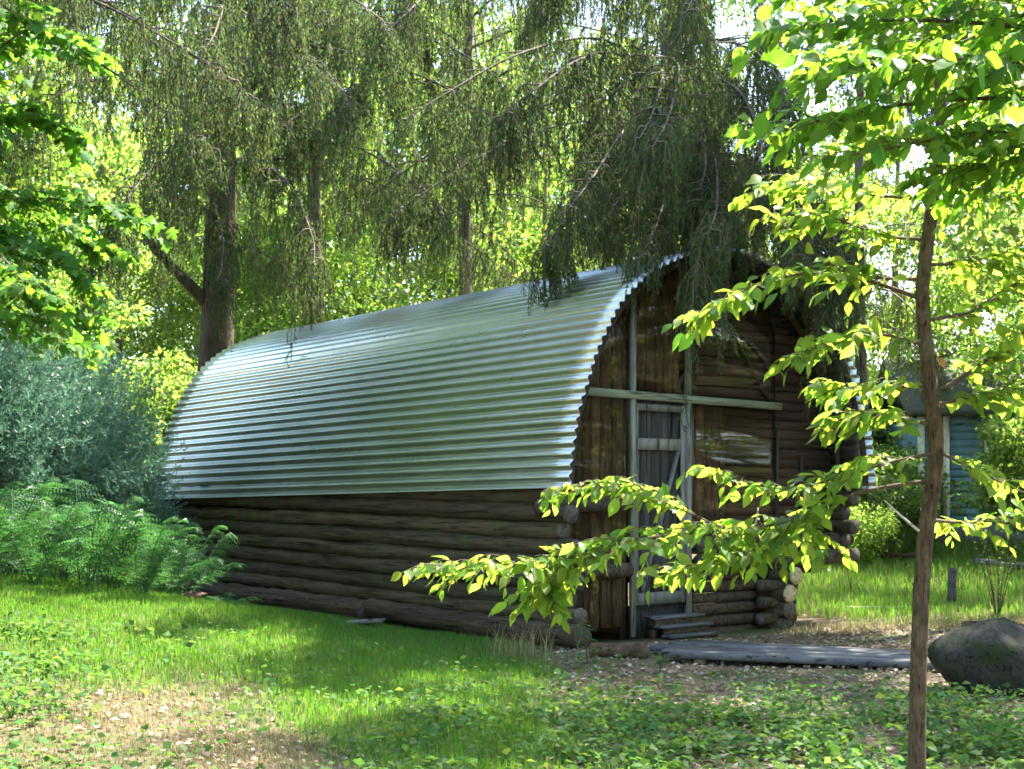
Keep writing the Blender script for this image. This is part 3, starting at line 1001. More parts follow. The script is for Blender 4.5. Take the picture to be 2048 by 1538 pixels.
spruce(on(940, 28), 19, .19, 7.0, 'spruce with a dark narrow trunk behind the middle of the roof ridge', 9, 1.0, 16,
       extra=((8.4, -90, 0, 1.5, 2), (9.2, -60, 3, 1.5, 0), (9.0, -120, 3, 1.5, 0), (10.6, -100, 0, 1.5, 2), (11.2, -78, 3, 1.5, 2), (11.0, -55, 0, 1.5, 2), (10.4, -128, 3, 1.5, 2), (11.8, -92, 0, 1.4, 0), (10.4, -30, 0, 1.4, 2)))
spruce(Vector((-7.6, 14.6, G(-7.6, 14.6))), 17, .22, 5.8, 'spruce beside the lawn whose boughs hang above the ferns', 13, .9, 14,
       extra=((6.2, -8, 0, 1.15, 0), (6.6, 18, 3, 1.25, 0), (6.9, 40, 0, 1.3, -2), (7.2, 4, 3, 1.3, -2), (7.4, 26, 0, 1.35, -2)))
spruce(on(1730, 34), 19, .2, 4.5, 'distant spruce between the arched cabin and the blue house', 15, 1.1, 24)

# the bare limb on the thick trunk
# ------------------------------------------------------------------ background wood
spots = []
gl = {0: 'tall pale green broadleaf tree', 1: 'high crowned broadleaf tree', 2: 'small low branching broadleaf tree', 3: 'large dark leaved broadleaf tree'}
nm = {0: 'broadleaf_tree', 1: 'broadleaf_tree', 2: 'broadleaf_tree', 3: 'dark_broadleaf_tree'}


def zone(x, y):
    px = 1024 + x / max(y, .1) * F
    if y < 0: return 'unseen across the lawn from the cabin'
    if px < -50: return 'at the juniper side of the lawn'
    if px > 2100: return 'at the sapling side of the cabin'
    far = ', far off' if y > 60 else ''
    if px < 300: return 'behind the juniper bushes' + far
    if px < 800: return 'behind the far end of the metal roof' + far
    if px < 1250: return 'behind the middle of the metal roof' + far
    if px < 1700: return 'behind the arched gable' + far
    return 'behind the blue house' + far


r = np.random.default_rng(5)


def clear_of(x, y, dmin):
    return all((x - a) ** 2 + (y - b) ** 2 > dmin * dmin for a, b in spots)


def place_tree(x, y, k, sc):
    spots.append((x, y))
    make_tree(nm[k], gl[k] + ' ' + zone(x, y), 'tree', (x, y, G(x, y) - .05), TK[k][0], TK[k][1], r.uniform(0, 6.28), sc, gl[k] + 's ' + zone(x, y), 1.0)


for px, d, k, sc in ((60, 33, 0, 1.0), (230, 46, 2, 1.3), (340, 56, 0, 1.3), (520, 52, 2, 1.4), (760, 50, 1, 1.2), (1090, 33, 2, 1.15), (1200, 40, 0, 1.1), (1480, 37, 0, 1.0), (1620, 42, 2, 1.2), (1800, 45, 1, 1.1), (1960, 38, 0, 1.0), (2080, 31, 2, 1.0),
                     (-120, 28, 3, .9), (900, 45, 3, 1.1), (1400, 50, 3, 1.2), (650, 50, 0, 1.2), (1050, 56, 1, 1.2), (150, 56, 1, 1.2), (720, 62, 3, 1.7), (860, 66, 1, 1.75), (980, 60, 0, 1.7), (400, 64, 1, 1.7), (560, 58, 3, 1.6)):
    p = on(px, d)
    place_tree(p.x, p.y, k, sc)
cnt = 0
while cnt < 12:
    d = r.uniform(46, 95)
    x = r.uniform(-1, 1) * (d * .46 + 10)
    if clear_of(x, d, 5.0):
        place_tree(x, d, int(r.integers(0, 4)), r.uniform(1.1, 1.5))
        cnt += 1
# unseen trees continuing the wood, added to darken roof reflections and shade the ground
for x, y, k, sc in ((8.2, 17.5, 1, 1.15), (10, 21.5, 1, 1.2), (-11, 17.5, 3, .95), (-10.5, 11, 3, .9), (-10.2, 21, 3, .8), (-13.5, 16, 3, 1.0), (-13, 20, 3, 1.0), (-12.5, 12.5, 3, 1.0), (-9.8, 14.5, 2, .8), (-8.9, 18.8, 2, .6), (-9.4, 16.8, 3, .7), (-9.6, 12.6, 3, .75), (15, 30, 3, 1.1), (-14, 22, 1, 1.0), (-13, 30, 0, 1.1), (10.5, 12, 2, .9), (12.5, 16, 3, 1.0), (15, 12, 1, 1.0), (17, 17, 0, 1.0), (19, 22, 3, 1.1), (21, 14, 0, 1.2), (16, 7, 3, 1.0), (24, 19, 1, 1.2),
                    (-9.5, 1.5, 0, .9), (-12, 7.5, 3, 1.0), (-7, -5, 1, 1.0), (-1.5, -8.5, 3, 1.0), (4.5, -8, 0, 1.0), (9, -4, 1, 1.0), (9.5, 3, 3, .9), (-14.5, 14, 0, 1.0), (-15, 0, 1, 1.1), (-3, -15, 1, 1.2), (8, -13, 3, 1.1), (-11, -11, 0, 1.1)):
    place_tree(x, y, k, sc)

sl_ = {0: 'tall sunlit leafy shrub', 1: 'low sunlit leafy shrub', 2: 'dark green leafy shrub'}


def place_shrub(x, y, k, sc):
    spots.append((x, y))
    make_tree('leafy_shrub', sl_[k] + ' ' + zone(x, y), 'shrub', (x, y, G(x, y) - .05), SK[k][0], SK[k][1], r.uniform(0, 6.28), sc, sl_[k] + 's ' + zone(x, y))


for px, d, k, sc in ((20, 26, 0, 1.1), (150, 29, 1, 1.3), (250, 27, 0, 1.1), (340, 30, 0, 1.2), (380, 34, 1, 1.5), (520, 33, 2, 1.3), (650, 31, 2, 1.4), (760, 32, 0, 1.3), (1000, 32, 0, 1.4),
                     (1120, 31, 2, 1.3), (1640, 33, 2, 1.1), (1730, 30, 1, 1.0), (1800, 36, 0, 1.2), (1560, 38, 0, 1.3), (2120, 27, 0, 1.0), (1700, 26.5, 1, .55), (1775, 27.5, 2, .6)):
    p = on(px, d); place_shrub(p.x, p.y, k, sc)
for x, y, k, sc in ((11.5, 13, 0, 1.0), (12.5, 17.5, 1, 1.2), (13.5, 21, 0, 1.2), (14, 15, 2, 1.2), (13, 10, 1, 1.2), (17, 14.5, 0, 1.3), (18, 19, 2, 1.4)):
    place_shrub(x, y, k, sc)
cnt = 0
while cnt < 16:
    d = r.uniform(36, 62); x = r.uniform(-1, 1) * (d * .42 + 6)
    if clear_of(x, d, 2.6):
        place_shrub(x, d, int(r.integers(0, 3)), r.uniform(1.0, 1.7)); cnt += 1


# ------------------------------------------------------------------ juniper bushes at the left
def juniper_mesh(seed, H, rx, ncl=150):
    r = np.random.default_rng(seed)
    mb = MB()
    for k in range(ncl):
        d = rand_dirs(1, r)[0]; d[2] = abs(d[2]) * 1.0 - .15
        q = r.random() ** .35
        c = np.array([d[0] * rx * q, d[1] * rx * q, max(.1, H * .42 + d[2] * H * .58 * q)])
        out = unit(np.array([d[0], d[1], d[2] + .5]))
        for s in range(9):
            dr = unit(out + r.normal(size=3) * .45)
            ln = r.uniform(.22, .5)
            n = 30
            u_ = r.random(n)
            P = c + r.normal(size=3) * .1 + dr * (ln * u_)[:, None]
            D = unit(dr * .9 + r.normal(size=(n, 3)) * .55)
            cards(mb, P, D, rand_dirs(n, r), r.uniform(.03, .075, n), r.uniform(.007, .014, n), .5)
    return mb.mesh('juniper_foliage', M['juniper'])


JM = [juniper_mesh(81, 2.6, 1.2), juniper_mesh(82, 2.1, 1.0)]
for px, d, k, sc, lb in ((15, 19.0, 0, 1.15, 'tall blue-green juniper bush behind the ferns'), (120, 19.8, 0, 1.05, 'blue-green juniper bush between the tall juniper and the metal roof'),
                         (205, 21.0, 1, .9, 'small blue-green juniper bush against the far edge of the metal roof'), (-60, 18, 1, 1.2, 'wide blue-green juniper bush at the end of the fern bank')):
    p = on(px, d)
    t = empty('juniper_bush', p, px * .1); t.scale = (sc * 1.1, sc * 1.1, sc * 1.3)
    tag(t, lb, 'bush')
    tm, P, e = trunk_mesh('juniper_stem', 1.6, .06, .01, .1, 7, M['bark'], px + 100, .2, (.5, 1.0), 7)
    link('trunk', tm, t)
    c = link('foliage', JM[k], t); c['kind'] = 'stuff'


# ------------------------------------------------------------------ ferns
def frond_mesh(seed, L=1.0):
    r = np.random.default_rng(seed)
    n = 25
    t = np.linspace(0, 1, n)
    mid = np.stack([L * (.95 * np.sin(t * 1.35) / np.sin(1.35)) * .62, .05 * np.sin(t * 3 + seed), L * (.95 * t - .52 * t ** 2.4)], -1)
    mb = MB()
    tube(mb, mid, np.linspace(.005, .0015, n), 4, 0, False)
    T = unit(np.gradient(mid, axis=0))
    side = np.array([0, 1.0, 0])
    for k in range(4, n):
        s = t[k]
        w = L * .18 * np.sin(np.pi * min(1, (s - .1) / .92) ** .75) + .012
        for sg in (-1, 1):
            d = unit(side * sg + T[k] * (.45 + .15 * r.normal()) + np.array([0, 0, -.2 + .2 * r.normal()]))
            up = unit(np.cross(T[k], side)) + r.normal(size=3) * .3
            m_ = 7
            u_ = np.linspace(.06, .96, m_)
            P = np.repeat(mid[k][None] + d * (w * u_)[:, None] + np.array([0, 0, -.2 * w]) * (u_ ** 2)[:, None], 2, 0)
            sg2 = np.tile([1, -1], m_)[:, None]
            D = unit(np.cross(up, d) * sg2 + d * .8)
            ll = np.repeat(w * .17 * (1.1 - u_), 2) + .004
            cards(mb, P, D, np.broadcast_to(up, P.shape), ll, np.full(len(P), .011 * L + .001), .45)
    return mb.mesh('frond', M['fern'])


FR = [frond_mesh(91), frond_mesh(92), frond_mesh(93)]
r = np.random.default_rng(17)
fern_lb = 'arching green fern in the clump between the lawn and the junipers'
fl = [(10, 16.0, 1.15), (70, 15.6, 1.05), (120, 16.6, 1.2), (175, 15.9, 1.1), (230, 16.6, 1.15), (285, 16.2, 1.05), (330, 16.9, 1.0), (365, 17.6, .95), (-60, 15.6, 1.1), (40, 17.3, 1.2), (200, 17.6, 1.1), (300, 17.9, 1.05)]
for px, d, sc in fl:
    p = on(px, d)
    f = empty('fern', p, r.uniform(0, 6))
    tag(f, fern_lb, 'fern', 'ferns in the clump beside the lawn')
    nf = 12
    for k in range(nf):
        o = link('frond', FR[k % 3], f)
        s = 1.4 * sc * r.uniform(.7, 1.12)
        o.scale = (s, s, s)
        o.rotation_euler = (R(r.uniform(-12, 12)), R(r.uniform(-30, 8)), k * 6.283 / nf + r.uniform(-.25, .25))
p = on(455, 16.6)
f = empty('fern', p); tag(f, 'low small fern at the lawn edge touching the sill log', 'fern')
for k in range(9):
    o = link('frond', FR[k % 3], f); s = .5 * r.uniform(.8, 1.15); o.scale = (s, s, s)
    o.rotation_euler = (R(r.uniform(-12, 12)), R(r.uniform(5, 35)), k * .7 + r.uniform(-.2, .2))


# ------------------------------------------------------------------ leafy branches (sapling and maple)
def leaf_mesh(name, mat, kind='ovate', seed=0):
    r = np.random.default_rng(seed)
    if kind == 'ovate':
        ts = [0, .12, .3, .5, .68, .84, 1.0]
        ws = [.0, .16, .26, .28, .21, .10, .0]
        V, Q = [], []
        for t, w in zip(ts, ws):
            z = -.16 * t * t
            V += [(t, -w, z + .25 * w), (t, 0, z), (t, w, z + .25 * w)]
        for k in range(len(ts) - 1):
            a = k * 3
            Q += [[a, a + 1, a + 4, a + 3], [a + 1, a + 2, a + 5, a + 4]]
        V = np.array(V); V[:, 2] += .02 * r.normal(size=len(V))
        return MB().add(V, Q).mesh(name, mat, True)
    # lobed maple leaf, as a fan
    out = [(0, 0), (-.02, .22), (.10, .46), (.2, .30), (.42, .52), (.60, .46), (.52, .22), (.72, .22), (1.0, 0)]
    full = out + [(x, -y) for x, y in out[-2:0:-1]]
    V = [(.3, 0, .03)] + [(x, y, -.14 * x * x - .25 * abs(y) ** 1.5 + .02 * r.normal()) for x, y in full]
    n = len(full)
    return MB().add(V, [[0, 1 + k, 1 + (k + 1) % n] for k in range(n)]).mesh(name, mat, False)


def branch_leaves(path, r, leaf, twigs, tw_len, start=0.15, lean_down=.38, gap=0.5):
    """returns twig curves and leaf frames (pos, dir, normal, size)"""
    n = 30
    P = catmull(path, n)
    T = unit(np.gradient(P, axis=0))
    tw, lf = [], []
    Lb = np.linalg.norm(np.diff(P, axis=0), axis=1).sum()

    def leaves_on(C, step):
        ln = np.linalg.norm(np.diff(C, axis=0), axis=1).sum()
        m_ = max(2, int(ln / step))
        tt = unit(np.gradient(C, axis=0))
        for q in range(m_ + 1):
            s = .12 + .88 * q / m_
            i_ = min(len(C) - 1, int(s * (len(C) - 1)))
            p = np.array([np.interp(s, np.linspace(0, 1, len(C)), C[:, c]) for c in range(3)])
            t_ = tt[i_]
            sd_ = unit(np.cross(t_, (0, 0, 1))) * (1 if q % 2 else -1)
            if q == m_: sd_ = sd_ * .15
            d = unit(t_ * .75 + sd_ * .85 + np.array([0, 0, -lean_down]) + r.normal(size=3) * .36)
            nn = unit(np.array([0, 0, 1.0]) + r.normal(size=3) * .55)
            lf.append((p, d, nn, leaf * r.uniform(.45, 1.35)))
    for k in range(twigs):
        s = start + (1 - start) * (k + r.random() * .8) / twigs
        i_ = min(n - 1, int(s * (n - 1)))
        p, t_ = P[i_], T[i_]
        sd_ = unit(np.cross(t_, (0, 0, 1))) * (1 if k % 2 else -1)
        d = unit(t_ * .8 + sd_ * r.uniform(.5, 1.1) + np.array([0, 0, r.uniform(-.4, .3)]))
        ln = tw_len * r.uniform(.5, 1.2) * (1.15 - .5 * s)
        C = catmull([p, p + d * ln * .5 + np.array([0, 0, .02]), p + d * ln + np.array([0, 0, -.10 * ln])], 6)
        tw.append(C)
        leaves_on(C, leaf * gap)
    leaves_on(P[int(n * max(start, .3)):], leaf * gap * 1.6)
    return P, tw, lf


def leaf_matrix(p, d, nn, s):
    x = Vector(d).normalized(); y = Vector(nn).cross(x).normalized(); z = x.cross(y)
    m_ = Matrix((x, y, z)).transposed().to_4x4()
    return Matrix.Translation(Vector(p)) @ m_ @ Matrix.Scale(s, 4)


def merge_leaves(name, lf, src, mat, parent, origin):
    mb = MB()
    V0 = np.empty(len(src.vertices) * 3); src.vertices.foreach_get('co', V0); V0 = V0.reshape(-1, 3)
    groups = {}
    for pl in src.polygons: groups.setdefault(len(pl.vertices), []).append(list(pl.vertices))
    fs = [np.array(v) for v in groups.values()]
    for p, d, nn, s in lf:
        mt = np.array(leaf_matrix(p - origin, d, nn, s))
        mb.add(V0 @ mt[:3, :3].T + mt[:3, 3], *fs)
    o = mb.obj(name, mat, parent, True)
    o['kind'] = 'stuff'
    return o


def leafy_tree(root, origin, branches, leafmeshes, leafm, twigm, r, limit=300):
    allf = []
    origin = np.array(tuple(origin))
    for (path, leaf, twigs, tl, start, rb) in branches:
        P, tw, lf = branch_leaves(path, r, leaf, twigs, tl, start)
        mb = MB()
        tube(mb, P - origin, np.linspace(rb, .0025, len(P)), 6, .03, r=r)
        for C in tw: tube(mb, C - origin, np.linspace(.0035, .0015, len(C)), 4, 0, False, r=r)
        b = mb.obj('branch', twigm, root, True)
        for l in lf: allf.append((l, b))

    def shown(l):
        p = l[0]
        x = p[0] / p[1] * F + 1024; y = HOR - (p[2] - CAMZ) / p[1] * F
        return (0 < x < 2048 and 0 < y < 1538, l[3] / p[1])
    allf.sort(key=lambda q: shown(q[0]), reverse=True)
    for k, (l, b) in enumerate(allf[:limit]):
        o = link('leaf', leafmeshes[k % len(leafmeshes)], b)
        o.matrix_local = leaf_matrix(l[0] - origin, l[1], l[2], l[3])
    if len(allf) > limit:
        merge_leaves('foliage', [q[0] for q in allf[limit:]], leafmeshes[0], leafm, root, origin)
    print('leaves', len(allf))


r = np.random.default_rng(23)
def B(pts, d0=7.0, leaf=.12, twigs=8, tl=.35, start=.12, rb=.011, dd=0.0):
    n = len(pts)
    return ([at(x, y, d0 + dd * k / max(1, n - 1) + (0 if k == 0 else r.uniform(-.12, .12))) for k, (x, y) in enumerate(pts)], leaf * (.7 if max(p[1] for p in pts) > 330 else .85), int(twigs * 2.8), tl, start, rb)


sapb = at(1833, 1538, 7.0); sg = Vector((sapb.x - .02, 7.0, G(sapb.x, 7.0) - .05))
sap = empty('sapling', sg)
tag(sap, 'slender brown-barked sapling with bright yellow-green leaf sprays in front of the cabin', 'tree')
tp = [sg] + [at(x, y, 7.0) for x, y in ((1833, 1538), (1838, 1300), (1850, 1080), (1872, 920), (1862, 780), (1845, 600), (1862, 430), (1882, 280), (1880, 130), (1895, 0), (1905, -150), (1900, -350))]
C = catmull(tp, 46)
tube(MB(), C - np.array(tuple(sg)), np.interp(np.linspace(0, 1, 46), [0, .12, .4, .7, 1], [.056, .043, .038, .03, .016]), 12, .025).obj('trunk', M['bark_sap'], sap, True)
SL = [leaf_mesh('leaf', M['sapleaf'], 'ovate', s) for s in (1, 2, 3)]
sapbr = [
    B([(1842, 597), (1780, 575), (1700, 548), (1640, 515), (1585, 468), (1540, 425)], twigs=3, start=.7, rb=.014, tl=.2),
    B([(1850, 560), (1740, 555), (1600, 548), (1480, 590), (1395, 640)], twigs=12, tl=.28, dd=-.3),
    B([(1852, 690), (1750, 668), (1650, 690), (1590, 715)], twigs=9, tl=.25, dd=-.3),
    B([(1860, 770), (1780, 775), (1700, 780), (1650, 770)], twigs=8, tl=.25, dd=.3),
    B([(1868, 850), (1790, 835), (1720, 830), (1670, 845)], twigs=8, tl=.25),
    B([(1870, 905), (1760, 930), (1680, 955), (1560, 978), (1410, 940)], twigs=12, tl=.26, dd=-.2),
    B([(1865, 960), (1720, 985), (1600, 1040), (1450, 1060), (1300, 1075), (1150, 1105), (1000, 1130), (860, 1140)], leaf=.108, twigs=30, tl=.34, start=.18, dd=-.5),
    B([(1450, 1058), (1340, 1010), (1240, 975), (1110, 990)], d0=6.8, leaf=.108, twigs=12, tl=.28, start=.2, rb=.006),
    B([(1300, 1075), (1180, 1120), (1110, 1160), (1085, 1195)], d0=6.65, leaf=.108, twigs=13, tl=.27, start=.2, rb=.006),
    B([(1660, 1015), (1560, 1085), (1440, 1120), (1330, 1150)], d0=6.9, leaf=.115, twigs=13, tl=.26, start=.15, rb=.006),
    B([(1600, 1040), (1630, 1075), (1610, 1100)], d0=6.9, twigs=4, tl=.2, rb=.005),
    B([(1888, 778), (1960, 730), (2048, 665), (2150, 600)], twigs=9, tl=.3, rb=.013),
    B([(1860, 640), (1950, 620), (2048, 560), (2140, 540)], twigs=9, tl=.3),
    B([(1856, 530), (1960, 520), (2100, 470)], twigs=9, tl=.3),
    B([(1872, 900), (1960, 945), (2080, 1000)], twigs=4, tl=.22),
    B([(1872, 810), (1960, 790), (2080, 770)], twigs=9, tl=.3),
    B([(1856, 1040), (1960, 1045), (2080, 1020)], twigs=6, tl=.25),
    B([(1852, 480), (1760, 470), (1680, 440), (1600, 420)], twigs=8, tl=.3),
    B([(1882, 300), (1780, 270), (1700, 262)], twigs=6, tl=.25),
    B([(1884, 220), (1980, 190), (2080, 170)], twigs=6, tl=.25),
    B([(1866, 400), (1750, 390), (1620, 370), (1550, 385)], twigs=10, tl=.32, dd=.5),
    B([(1866, 420), (1980, 390), (2120, 350)], twigs=10, tl=.32),
    B([(1900, -200), (1980, -420), (2080, -520)], twigs=8, tl=.3),
]
leafy_tree(sap, sg, sapbr, SL, M['sapleaf'], M['twig'], r)
for pts in ([(1838, 1062), (1800, 1030), (1768, 1000)], [(1560, 978), (1490, 968), (1440, 955)], [(1500, 1070), (1512, 1045), (1516, 1015)]):
    tube(MB(), catmull([at(x, y, 6.93) for x, y in pts], 8) - np.array(tuple(sg)), np.linspace(.008, .0035, 8), 6, .05).obj('dead_twig', M['deadtwig'], sap, True)
# one leaf turned orange on the trunk
o = link('leaf', leaf_mesh('orange_leaf', leafmat('orange_leaf', (0.45, 0.17, 0.03), (0.6, 0.22, 0.03), .4), 'ovate', 9), sap)
o.matrix_local = leaf_matrix(np.array(tuple(at(1880, 715, 6.9) - sg)), (.5, 0, -1), (.3, -1, .3), .06)
tag(o, 'orange dead leaf')

r = np.random.default_rng(29)
mg = Vector((-5.5, 12.4, G(-5.5, 12.4)))
mp = empty('maple_tree', mg)
tag(mp, 'maple with deep green lobed leaves reaching in above the junipers', 'tree')
C = catmull([mg - Vector((0, 0, .2)), mg + Vector((.1, 0, 2)), mg + Vector((.05, .1, 4.2)), mg + Vector((.3, 0, 6.5)), mg + Vector((.2, 0, 9))], 30)
tube(MB(), C - np.array(tuple(mg)), np.linspace(.13, .03, 30), 12, .03).obj('trunk', M['bark_pale'], mp, True)
ML = [leaf_mesh('leaf', M['mapleleaf'], 'maple', s) for s in (1, 2)]
mb_ = lambda pts, **k: B([(-230, pts[0][1])] + pts, d0=12.3, leaf=.15, tl=.55, rb=.02, start=.1, **k)
mapbr = [mb_([(-60, 395), (120, 400), (200, 410), (260, 425)], twigs=20), mb_([(-40, 470), (90, 500), (170, 560)], twigs=14), mb_([(-40, 560), (90, 610), (190, 655)], twigs=15),
         mb_([(-40, 250), (60, 230), (140, 270)], twigs=14), mb_([(-40, 110), (60, 60), (150, 90)], twigs=14), mb_([(-40, 640), (60, 640), (130, 690)], twigs=14, dd=-.8),
         mb_([(-60, 330), (50, 440), (150, 470), (200, 500)], twigs=14, dd=.8), mb_([(-60, -60), (60, -100), (200, -120)], twigs=14), mb_([(-80, 440), (10, 520), (60, 590)], twigs=14, dd=-1)]
leafy_tree(mp, mg, mapbr, ML, M['mapleleaf'], M['twig'], r)

# beech reaching in over the sapling, its trunk out of frame
r = np.random.default_rng(37)
bg = Vector((3.05, 5.9, G(3.05, 5.9)))
be = empty('beech_tree', bg)
tag(be, 'beech with dense deep green leaves hanging over the top of the sapling', 'tree')
C = catmull([bg - Vector((0, 0, .2)), bg + Vector((.1, 0, 2)), bg + Vector((.0, .1, 4.2)), bg + Vector((.1, 0, 6))], 24)
tube(MB(), C - np.array(tuple(bg)), np.linspace(.09, .02, 24), 12, .03).obj('trunk', M['bark_pale'], be, True)
M['beechleaf'] = leafmat('beech_leaf', (0.05, 0.125, 0.02), (0.24, 0.44, 0.03), 0.5, 0.02, 0.3, 0.2, 0.55, spec=0.15)
BL = [leaf_mesh('leaf', M['beechleaf'], 'ovate', s) for s in (5, 6)]
bb_ = lambda pts, dd=0.0, **k: B([(2450, pts[0][1] + 60)] + pts, d0=5.9, leaf=.115, tl=.42, rb=.016, start=.2, dd=dd, twigs=13, **k)
leafy_tree(be, bg, [bb_([(2100, 60), (1800, 40), (1540, 60)]), bb_([(2100, 130), (1850, 120), (1600, 150)], -.4), bb_([(2100, 200), (1800, 210), (1530, 270)], .3), bb_([(2150, 280), (1950, 270), (1700, 310)], -.3),
                    bb_([(2100, -30), (1800, -40), (1560, 0)], .5), bb_([(2150, 340), (2000, 330), (1880, 370)], .2), bb_([(2100, 20), (1900, 90), (1680, 100)], .8), bb_([(2100, -100), (1800, -120), (1560, -120)], .2)], BL, M['beechleaf'], M['twig'], r)

# bare limb of the thick spruce
tree_b = next(o for o in scn.objects if o.name.startswith('spruce_tree') and 'thick-trunked' in o.get('label', ''))
bo = np.array(tuple(tree_b.location))
tube(MB(), catmull([at(420, 610, 25.5), at(385, 575, 25.3), at(330, 520, 25.1), at(282, 455, 25.0), at(262, 400, 25.0)], 14) - bo, np.linspace(.13, .05, 14), 8, .04).obj('bare_limb', M['bark'], tree_b, True)

# small plants near the log end and at the right
def stem_plant(name, px, d, h, n, leaf, label, cat, mat, seed, spread=.25):
    r = np.random.default_rng(seed)
    p = on(px, d)
    t = empty(name, p); tag(t, label, cat)
    mb, lm = MB(), MB()
    for k in range(n):
        a = r.uniform(0, 6.28)
        e = np.array([np.cos(a) * spread * r.random(), np.sin(a) * spread * r.random(), h * r.uniform(.6, 1)])
        c = catmull([(0, 0, -.03), e * .5 + np.array([0, 0, .05]), e], 7)
        tube(mb, c, np.linspace(.006, .002, 7), 5, 0, False)
        for q in range(9):
            s = .3 + .7 * q / 8
            pp = np.array([np.interp(s, np.linspace(0, 1, 7), c[:, i]) for i in range(3)])
            a2 = q * 2.4 + k
            cards(lm, [pp], [(np.cos(a2), np.sin(a2), -.15)], [(.1 * r.normal(), .1 * r.normal(), 1)], leaf * r.uniform(.7, 1.2), leaf * .5)
    mb.obj('stem', M['twig'], t)
    o = lm.obj('foliage', mat, t); o['kind'] = 'stuff'
    return t


stem_plant('seedling', 1175, 13.7, .42, 2, .13, 'pale leafy seedling growing beside the round log end', 'seedling', M['cover'], 1, .06)
stem_plant('seedling', 1320, 13.0, .2, 2, .09, 'tiny leafy seedling in front of the short log', 'seedling', M['cover'], 2, .06)
stem_plant('twiggy_shrub', 1995, 18.5, 1.4, 18, .05, 'sparse twiggy shrub standing behind the mossy boulder', 'shrub', M['crown'], 3, .65)


# ------------------------------------------------------------------ ground vegetation
def scatter(n, x0, x1, d0, d1, dens, r):
    """random ground points, thinned by a density function of the photo column and row they fall on"""
    d = np.sqrt(r.uniform(d0 * d0, d1 * d1, n))
    px = r.uniform(x0, x1, n)
    x = (px - 1024) / F * d
    z = gz(x, d)
    py = HOR + (CAMZ - z) * F / d
    k = r.random(n) < dens(px, py, x, d)
    return np.stack([x, d, z], -1)[k]


def vn(x, y, s, seed=0):
    """cheap smooth noise 0..1"""
    return .5 + .25 * (np.sin(x * s + seed) * np.cos(y * s * 1.1 + 1.3 * seed) + np.sin((x + y) * s * .63 + 2 + seed) * np.cos((x - y) * s * .71 + seed))


def not_cabin(x, y, m_=0.0):
    c, s = math.cos(TH), math.sin(TH)
    a = (x - P0.x) * c + (y - P0.y) * s
    b = -(x - P0.x) * s + (y - P0.y) * c
    return ~((a > -.1 + m_) & (a < W) & (b > -.1) & (b < LEN))


sst = lambda a, b, t: np.clip((t - a) / (b - a), 0, 1)


def lawn(px, py, x, d):
    lim = 1335 + .10 * px + 190 * sst(520, 900, px) + 60 * (vn(x, d, 1.9, 2) - .5)
    g = 1 - sst(-30, 45, py - lim)
    right = 1 - sst(-40, 60, px - (1060 + .25 * (py - 1300) + 80 * (vn(x, d, 1.5, 5) - .5)))
    g = g * right * (.75 + .25 * vn(x, d, 3, 1))
    return g * not_cabin(x, d)


def dry(px, py, x, d):
    return np.clip(1 - lawn(px, py, x, d), 0, 1) * (1 - sst(1000, 1150, px)) * (.25 + .75 * vn(x, d, 2.6, 3)) * not_cabin(x, d)


def blades(name, P, h0, h1, w, mat, label, cat, r, lean=.35):
    n = len(P)
    a = r.uniform(0, 2 * np.pi, n)
    side = np.stack([np.cos(a), np.sin(a), np.zeros(n)], -1)
    b = r.uniform(0, 2 * np.pi, n)
    ld = np.stack([np.cos(b), np.sin(b), np.zeros(n)], -1) * (lean * r.random(n))[:, None]
    h = r.uniform(h0, h1, n)[:, None]
    w = (w * r.uniform(.7, 1.3, n))[:, None]
    up = np.array([0, 0, 1.0])
    v0 = P - side * w - up * .01; v1 = P + side * w - up * .01
    m1 = P + up * h * .55 + ld * h * .35
    v2 = m1 + side * w * .75; v3 = m1 - side * w * .75
    v4 = P + up * h * .95 + ld * h
    V = np.stack([v0, v1, v2, v3, v4], 1).reshape(-1, 3)
    i = np.arange(n)[:, None] * 5
    o = MB().add(V, i + np.array([[0, 1, 2, 3]]), i + np.array([[3, 2, 4]])).obj(name, mat)
    tag(o, label, cat, kind='stuff')
    print(name, n)


r = np.random.default_rng(41)
P = scatter(330000, -150, 1250, 7.6, 24, lawn, r)
blades('lawn_grass', P, .035, .095, .0035, M['grass'], 'short green lawn grass sloping down to the cabin wall', 'grass', r)
P = scatter(90000, -150, 1180, 6.5, 14, dry, r)
blades('dry_grass', P, .02, .06, .003, M['drygrass'], 'sparse dry grass on the bare patch of the lawn', 'grass', r, .9)
P = scatter(70000, 1500, 2200, 18, 34, lambda px, py, x, d: (.35 + .65 * vn(x, d, 1.7, 4)) * sst(17.5, 19.5, d) * not_cabin(x, d), r)
blades('meadow_grass', P, .06, .2, .006, M['grass'], 'taller sunny grass beyond the right corner of the cabin', 'grass', r)
P = scatter(45000, 1500, 2200, 17, 30, lambda px, py, x, d: (.3 + .7 * vn(x, d, 2.1, 8)) * not_cabin(x, d), r)
blades('pale_grass', P, .04, .14, .005, M['drygrass'], 'thin pale grass mixed into the clearing beyond the cabin corner', 'grass', r, .8)
P = scatter(60000, -300, 2300, 22, 60, lambda px, py, x, d: vn(x, d, .8, 6) * not_cabin(x, d), r)
blades('undergrowth', P, .08, .35, .012, M['cover'], 'low undergrowth on the floor of the wood', 'undergrowth', r, .8)
P = on(1035, 14.1)
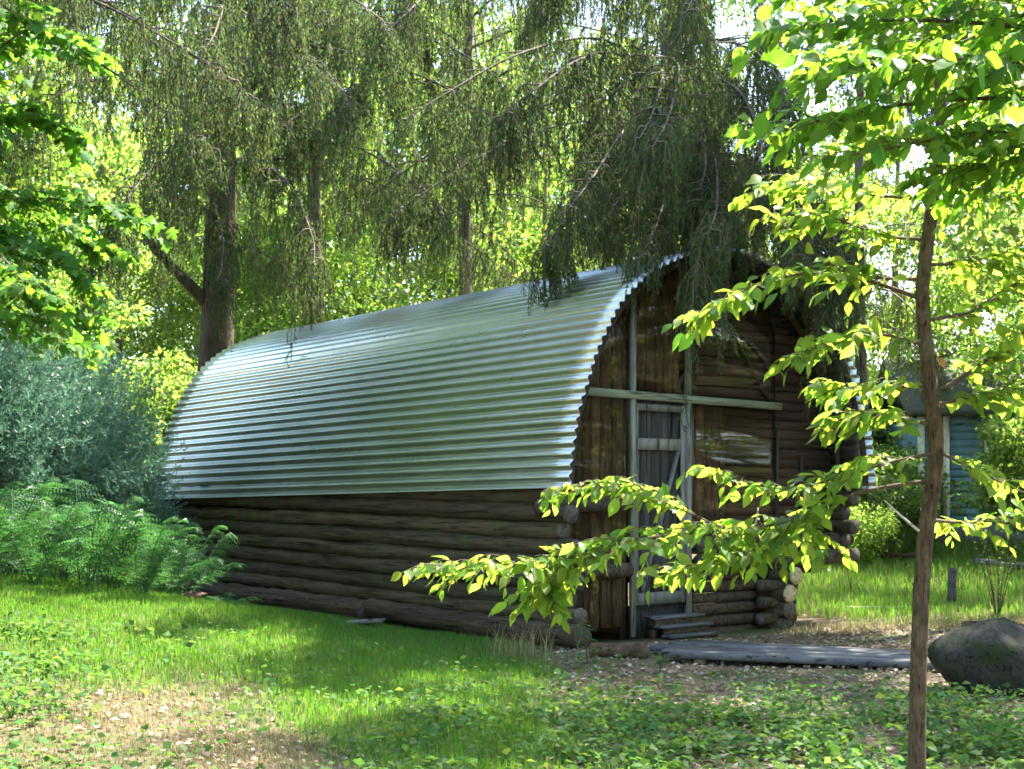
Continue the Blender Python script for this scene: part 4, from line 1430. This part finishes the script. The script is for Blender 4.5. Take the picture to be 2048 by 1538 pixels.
Pn = np.array(tuple(P)) + np.stack([r.normal(0, .22, 130), r.normal(0, .12, 130), np.zeros(130)], -1)
Pn[:, 2] = gz(Pn[:, 0], Pn[:, 1])
blades('grass_tuft', Pn, .15, .42, .004, M['drygrass'], 'tuft of long pale grass against the dark sill log', 'grass tuft', r, .7)


def cover(px, py, x, d):
    right = sst(930, 1250, px + 60 * (vn(x, d, 2, 1) - .5)) * sst(1375, 1455, py + 40 * (vn(x, d, 2.3, 7) - .5)) * (.12 + .88 * sst(.42, .6, vn(x, d, 4.3, 2)))
    left = (1 - sst(60, 230, px)) * sst(1230, 1290, py) * (.1 + .6 * sst(.45, .65, vn(x, d, 3, 8)))
    mid = (.10 + .5 * sst(620, 900, px) * sst(1380, 1440, py)) * sst(.45, .65, vn(x, d, 3.7, 9)) * (py > 1250) * (px < 1250)
    return np.maximum(np.maximum(right, left), mid) * not_cabin(x, d)


def leaf_carpet(name, P, hmax, ll, mat, label, cat, r, flatn=.5, wr=.65):
    n = len(P)
    Q = P + np.stack([np.zeros(n), np.zeros(n), hmax * r.random(n) ** 1.3 + .008], -1)
    a = r.uniform(0, 2 * np.pi, n)
    D = np.stack([np.cos(a), np.sin(a), r.normal(0, .3, n)], -1)
    N = unit(np.array([0, 0, 1.0]) + r.normal(size=(n, 3)) * flatn)
    L = r.uniform(ll * .5, ll * 1.2, n)
    o = cards(MB(), Q, D, N, L, L * wr * r.uniform(.8, 1.2, n), .45, .12).obj(name, mat)
    tag(o, label, cat, kind='stuff')
    print(name, n)


P = scatter(90000, -200, 2250, 6.2, 13.8, cover, r)
leaf_carpet('ground_cover', P, .15, .07, M['cover'], 'low leafy ground cover around the lawn and under the sapling', 'ground cover', r, .55)
P = scatter(42000, -200, 2250, 6.2, 20, lambda px, py, x, d: np.clip(np.maximum(dry(px, py, x, d), sst(1000, 1150, px)) * (.35 + .65 * vn(x, d, 2.2, 4)), 0, 1) * not_cabin(x, d), r)
leaf_carpet('leaf_litter', P, .015, .06, M['litter'], 'pale brown dead leaves scattered on the bare ground', 'leaf litter', r, .35)
